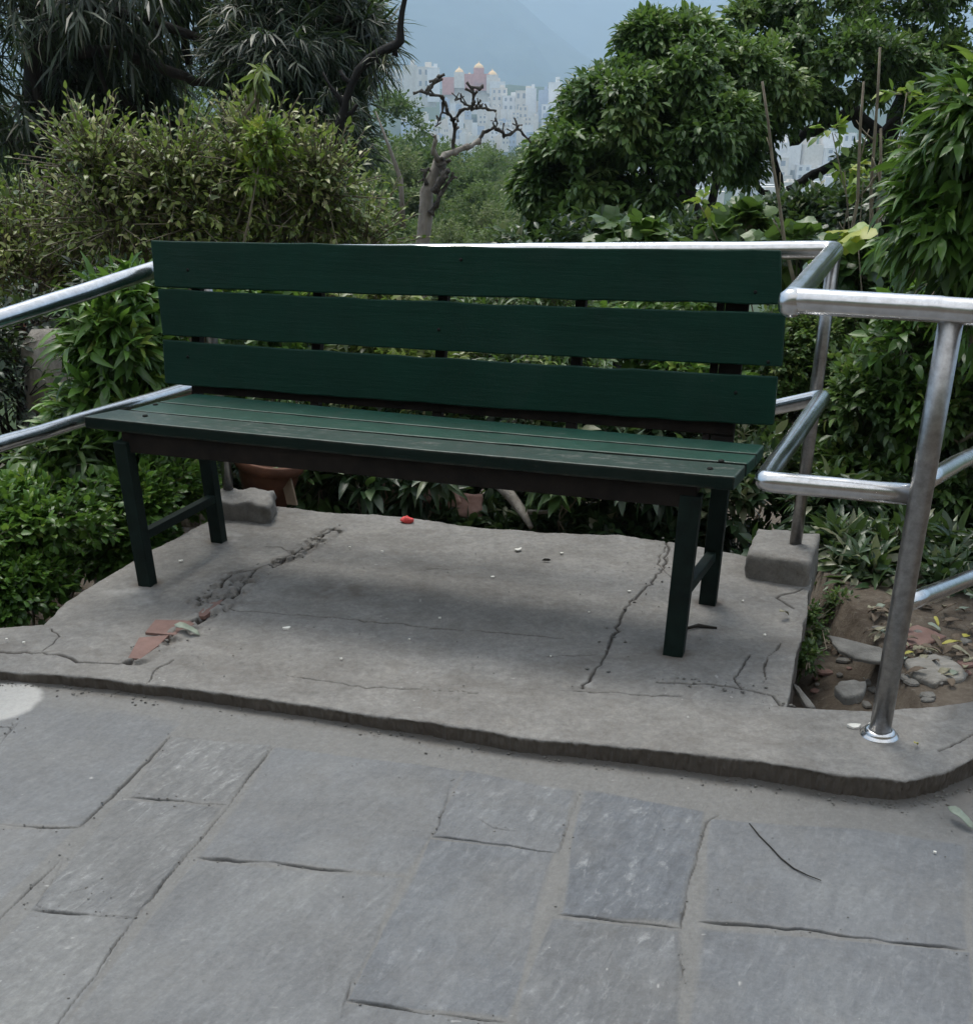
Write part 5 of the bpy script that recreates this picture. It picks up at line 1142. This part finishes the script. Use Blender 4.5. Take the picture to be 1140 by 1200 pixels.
# ================================================================== THE TOWN
M['wall_cream'] = simple('cream_render', (.66, .58, .48), (.84, .76, .66), .3, .9, .1, .02)
M['wall_white'] = simple('white_render', (.74, .71, .68), (.90, .87, .83), .3, .9, .1, .02)
M['wall_pink'] = simple('rose_render', (.56, .20, .14), (.74, .32, .24), .3, .9, .1, .02)
M['wall_blue'] = simple('blue_grey_render', (.36, .42, .52), (.50, .56, .66), .3, .9, .1, .02)
M['glass_far'] = simple('dull_window', (.20, .21, .24), (.32, .33, .36), .3, .5, .0, .02)
M['glass'] = simple('dark_window', (.03, .04, .05), (.07, .08, .09), .3, .3, .0, .02)
M['dome'] = simple('cream_dome', (.85, .52, .22), (.95, .68, .34), .3, .7, .1, .02)
def windows(mb, c, sz, rz, cols, rows, ww=.45, hh=.5):
    R = Matrix.Rotation(rz, 3, 'Z'); x, y, z = sz
    for i in range(cols):
        for j in range(rows):
            px_ = -x/2+x*(i+.5)/cols; pz = z*(j+.5)/rows+.02*z
            q = Vector(c)+R @ Vector((px_, -y/2-.02, pz)); mb.box(q, (x/cols*ww, .25, z/rows*hh), rz)
def house(name, label, px, pybase, pytop, wpx, Y, mat, group, cols=4, rows=4, rz=0.0, depth=None, extra=True, sep=False):
    b = A(px, pybase, Y); t = A(px, pytop, Y); wd = wpx*pxm(px, pybase, Y); dp = depth or wd*.8; h = t.z-b.z; base = b.z-6 if Y > 500 else b.z-1.5
    th = thing(name, label, 'building', group)
    MB().box((b.x, b.y+dp/2, (base+t.z)/2), (wd, dp, t.z-base), rz).build('wall', mat, th)
    R = Matrix.Rotation(rz, 3, 'Z'); c0 = Vector((b.x, b.y+dp/2, b.z))
    e = max(.25, wd*.02)
    MB().box((b.x, b.y+dp/2, t.z+e*.5), (wd+e*2, dp+e*2, e), rz).build('roof', mat, th)
    if extra:
        MB().box(tuple(c0+R @ Vector((wd*.2, 0, h+e+h*.07))), (wd*.3, dp*.3, h*.14), rz).build('roof_room', mat, th)
    if cols:
        for i in range(cols):
            for j in range(rows):
                q = c0+R @ Vector((-wd/2+wd*(i+.5)/cols, -dp/2, h*(j+.55)/rows))
                MB().box(tuple(q), (wd/cols*.42, .3, h/rows*.45), rz).build('window', M['glass_far' if Y > 500 else 'glass'], th)
    rebase(th, (b.x, b.y+dp/2, base)); return th
# palace with domes
YC = 1480
pal = thing('domed_palace', 'long rose and cream palace with three pale domes on the far hillside', 'palace')
def bx(x0, x1, y0, y1, Y, mat, name, dp=25, low=6):
    a = A(x0, y1, Y); b = A(x1, y0, Y); return MB().box(((a.x+b.x)/2, Y+dp/2, (a.z+b.z)/2-low/2), (abs(b.x-a.x), dp, b.z-a.z+low)).build(name, mat, pal)
bx(522, 586, 91, 108, YC, M['wall_cream'], 'wall', 30, 20); bx(532, 544, 84, 96, YC-6, M['wall_cream'], 'tower'); bx(544, 578, 86, 99, YC-4, M['wall_pink'], 'wing'); bx(555, 567, 79, 90, YC-6, M['wall_pink'], 'tower'); bx(570, 584, 87, 102, YC-8, M['wall_cream'], 'tower'); bx(518, 532, 90, 104, YC-4, M['wall_pink'], 'wing'); bx(574, 592, 95, 106, YC-10, M['wall_white'], 'wing')
for x_, y_, r in ((538, 85, 4.6), (561, 80, 5.2), (577, 88, 4.8), (550, 87, 2.2), (526, 92, 2.0)):
    c = A(x_, y_, YC-6); k = 1.12; R_ = r*k
    MB().lathe(Vector((c.x, c.y+6, c.z-1)), [(R_, 0), (R_*1.05, R_*.25), (R_*.85, R_*.7), (R_*.5, R_*1.0), (R_*.15, R_*1.2), (.1, R_*1.55)], 20).build('dome', M['dome'], pal, True)
for i in range(7):
    for j in range(2):
        q = A(526+i*9, 92+j*8, YC-.2); MB().box((q.x, q.y, q.z), (3.2, .6, 4)).build('window', M['glass_far'], pal)
rebase(pal, A(555, 108, YC))
rr = random.Random(11)
TW = [(462, 103, 84, 18, 'wall_cream', 'low cream block at the far left end of the town'), (481, 120, 76, 16, 'wall_cream', 'tall narrow cream block left of the palace'), (498, 118, 78, 22, 'wall_cream', 'broad cream block next to the palace'), (508, 112, 79, 14, 'wall_white', 'pale block touching the left palace wing'),
      (585, 128, 103, 18, 'wall_cream', 'small cream block under the right palace wing'), (598, 140, 112, 18, 'wall_white', 'white block below and right of the palace'), (615, 145, 106, 20, 'wall_cream', 'cream tower block right of the bare tree top'), (622, 135, 103, 12, 'wall_white', 'narrow white block beside the cream tower block'),
      (637, 135, 105, 12, 'wall_blue', 'narrow blue grey block in the right of the town'), (650, 140, 96, 14, 'wall_white', 'tall white block nearest the big broadleaf tree'), (661, 145, 112, 14, 'wall_cream', 'cream block half hidden by the big broadleaf tree'), (645, 150, 122, 20, 'wall_white', 'wide white block low at the right of the town')]
for i, (x_, yb, yt, w_, m_, lab) in enumerate(TW):
    house('town_building', lab, x_, yb, yt, w_, 1440-i*9, M[m_], 'buildings of the far town', 3 if w_ > 17 else 0, 3, rz=rr.uniform(-.3, .3))
n = 0
for row, (yb, Y_) in enumerate([(128, 1400), (138, 1360), (147, 1320), (156, 1270), (164, 1220), (170, 1180)]):
    n = 0; x_ = 470+rr.uniform(0, 12)+(0 if row > 1 else 50)
    while x_ < 690:
        w_ = rr.uniform(5, 11); h_ = rr.uniform(5, 15)
        if rr.random() < .80:
            sd_ = 'left' if x_ < 530 else 'middle' if x_ < 600 else 'right'
            n += 1; house('town_building', 'small %s far town house, %s from the left in the %s row down' % ({'wall_white': 'white', 'wall_cream': 'cream', 'wall_pink': 'rose', 'wall_blue': 'blue grey'}[(m_ := rr.choice(['wall_white', 'wall_white', 'wall_cream', 'wall_blue', 'wall_cream', 'wall_cream']))], (ORD[n-1] if n <= 20 else 'number %d' % n), ['first', 'second', 'third', 'fourth', 'fifth', 'lowest'][row]),
                  x_, yb+rr.uniform(-2, 2), yb-h_, w_, Y_+rr.uniform(-12, 12), M[m_], 'buildings of the far town', 2 if rr.random() < .4 else 0, 2, rz=rr.uniform(-.4, .4), extra=rr.random() < .4)
        x_ += w_*rr.uniform(.8, 1.2)
# white houses down in the valley, seen through the gaps of the big trees at the right
def gd(py):                                   # distance at which the valley floor shows at that height
    ys_ = np.linspace(450, 1150, 300); zz_ = np.interp(ys_, [300, 700, 1100, 1300], [-48, -70, -62, -34]); pp_ = np.array([(H-z)/y*F*1.19 for y, z in zip(ys_, zz_)])+140
    return float(ys_[np.argmin(abs(pp_-py))])
for row, py_ in enumerate((244, 232, 220, 208, 197, 187, 178)):
    Y_ = gd(py_); x_ = 730+rr.uniform(0, 12)+(100 if row > 3 else 0); n = 0
    while x_ < 1100:
        w_ = rr.uniform(13, 26); n += 1
        house('pale_house', '%s valley house beyond the big trees, %s from the left in the %s row up' % (('white' if n % 3 else 'cream'), ORD[n-1] if n <= 20 else 'last', ['first', 'second', 'third', 'fourth', 'fifth', 'sixth', 'seventh'][row]), x_, py_+4, py_-rr.uniform(13, 26), w_, Y_+rr.uniform(-10, 10), M['wall_white' if n % 3 else 'wall_cream'], 'white houses in the valley beyond the big trees', 2 if rr.random() < .25 else 0, 2, rz=rr.uniform(-.4, .4), extra=rr.random() < .3)
        x_ += w_*rr.uniform(1.0, 1.35)

# ================================================================== HAZE
hm = bpy.data.materials.new('haze'); hm.use_nodes = True; nt = hm.node_tree
for n_ in list(nt.nodes): nt.nodes.remove(n_)
ho = nt.nodes.new('ShaderNodeOutputMaterial'); hv = nt.nodes.new('ShaderNodeVolumePrincipled'); hv.inputs['Color'].default_value = (.60, .79, 1.0, 1); hv.inputs['Density'].default_value = HAZE; hv.inputs['Anisotropy'].default_value = .15
nt.links.new(hv.outputs[0], ho.inputs['Volume'])
if HAZE > 0:
    o = MB().box((0, 3450, 750), (9600, 8000, 1800)).build('haze', hm); o['kind'] = 'stuff'; o['label'] = 'thin blue air over the valley'

# ================================================================== SKY, LIGHT, CAMERA
w = bpy.data.worlds.new('World'); SC.world = w; w.use_nodes = True; nt = w.node_tree
bg = nt.nodes['Background']; sky = nt.nodes.new('ShaderNodeTexSky'); sky.sky_type = 'NISHITA'; sky.sun_disc = False
SUN_EL = math.radians(62)
sky.sun_elevation = SUN_EL; sky.sun_rotation = math.radians(-20); sky.altitude = 1300; sky.air_density = 1.2; sky.dust_density = 2.5; sky.ozone_density = 2.0
hs = nt.nodes.new('ShaderNodeHueSaturation'); hs.inputs['Saturation'].default_value = .7
nt.links.new(sky.outputs[0], hs.inputs['Color']); nt.links.new(hs.outputs[0], bg.inputs[0]); bg.inputs[1].default_value = .06
# thin overcast above: brightest overhead
tc = nt.nodes.new('ShaderNodeTexCoord'); sx = nt.nodes.new('ShaderNodeSeparateXYZ'); nt.links.new(tc.outputs['Generated'], sx.inputs[0])
cl = ramp(nt, sx.outputs[2], [(0, (.09, .17, .30)), (.12, (.16, .25, .38)), (.35, (.50, .53, .57)), (.75, (1.10, 1.06, .98))])
cn = nt.nodes.new('ShaderNodeTexNoise'); cn.inputs['Scale'].default_value = 2.2; cn.inputs['Detail'].default_value = 5; nt.links.new(tc.outputs['Generated'], cn.inputs['Vector'])
cm = mix(nt, math_(nt, 'MULTIPLY_ADD', cn.outputs['Fac'], 1.2, .4), (0., 0., 0.), cl); bg2 = nt.nodes.new('ShaderNodeBackground'); nt.links.new(cm, bg2.inputs[0]); bg2.inputs[1].default_value = .75
ad = nt.nodes.new('ShaderNodeAddShader'); nt.links.new(bg.outputs[0], ad.inputs[0]); nt.links.new(bg2.outputs[0], ad.inputs[1]); nt.links.new(ad.outputs[0], nt.nodes['World Output'].inputs[0])
sd = bpy.data.lights.new('sun', 'SUN'); sd.energy = 2.7; sd.angle = math.radians(22); sd.color = (1, .96, .88)
so = bpy.data.objects.new('sun', sd); COL.objects.link(so)
az = math.radians(-20)   # measured from +Y towards +X
sdir = Vector((math.sin(az)*math.cos(SUN_EL), math.cos(az)*math.cos(SUN_EL), math.sin(SUN_EL)))
so.rotation_euler = sdir.to_track_quat('Z', 'Y').to_euler(); so.location = (0, 0, 30)
cd = bpy.data.cameras.new('camera'); co = bpy.data.objects.new('camera', cd); COL.objects.link(co); SC.camera = co
co.location = (0, 0, H); co.rotation_euler = (math.pi/2-PITCH, 0, 0)
cd.sensor_fit = 'HORIZONTAL'; cd.sensor_width = 36; cd.lens = 36*F/1140; cd.shift_x = 0; cd.shift_y = (PY-600)/1140
cd.clip_start = .05; cd.clip_end = 20000
SC.view_settings.view_transform = 'Standard'; SC.view_settings.look = 'None'; SC.view_settings.gamma = 1; SC.view_settings.exposure = EXPO
SC.view_settings.use_curve_mapping = False
SC.cycles.use_denoising = True
SC.cycles.volume_bounces = 1; SC.cycles.max_bounces = 8
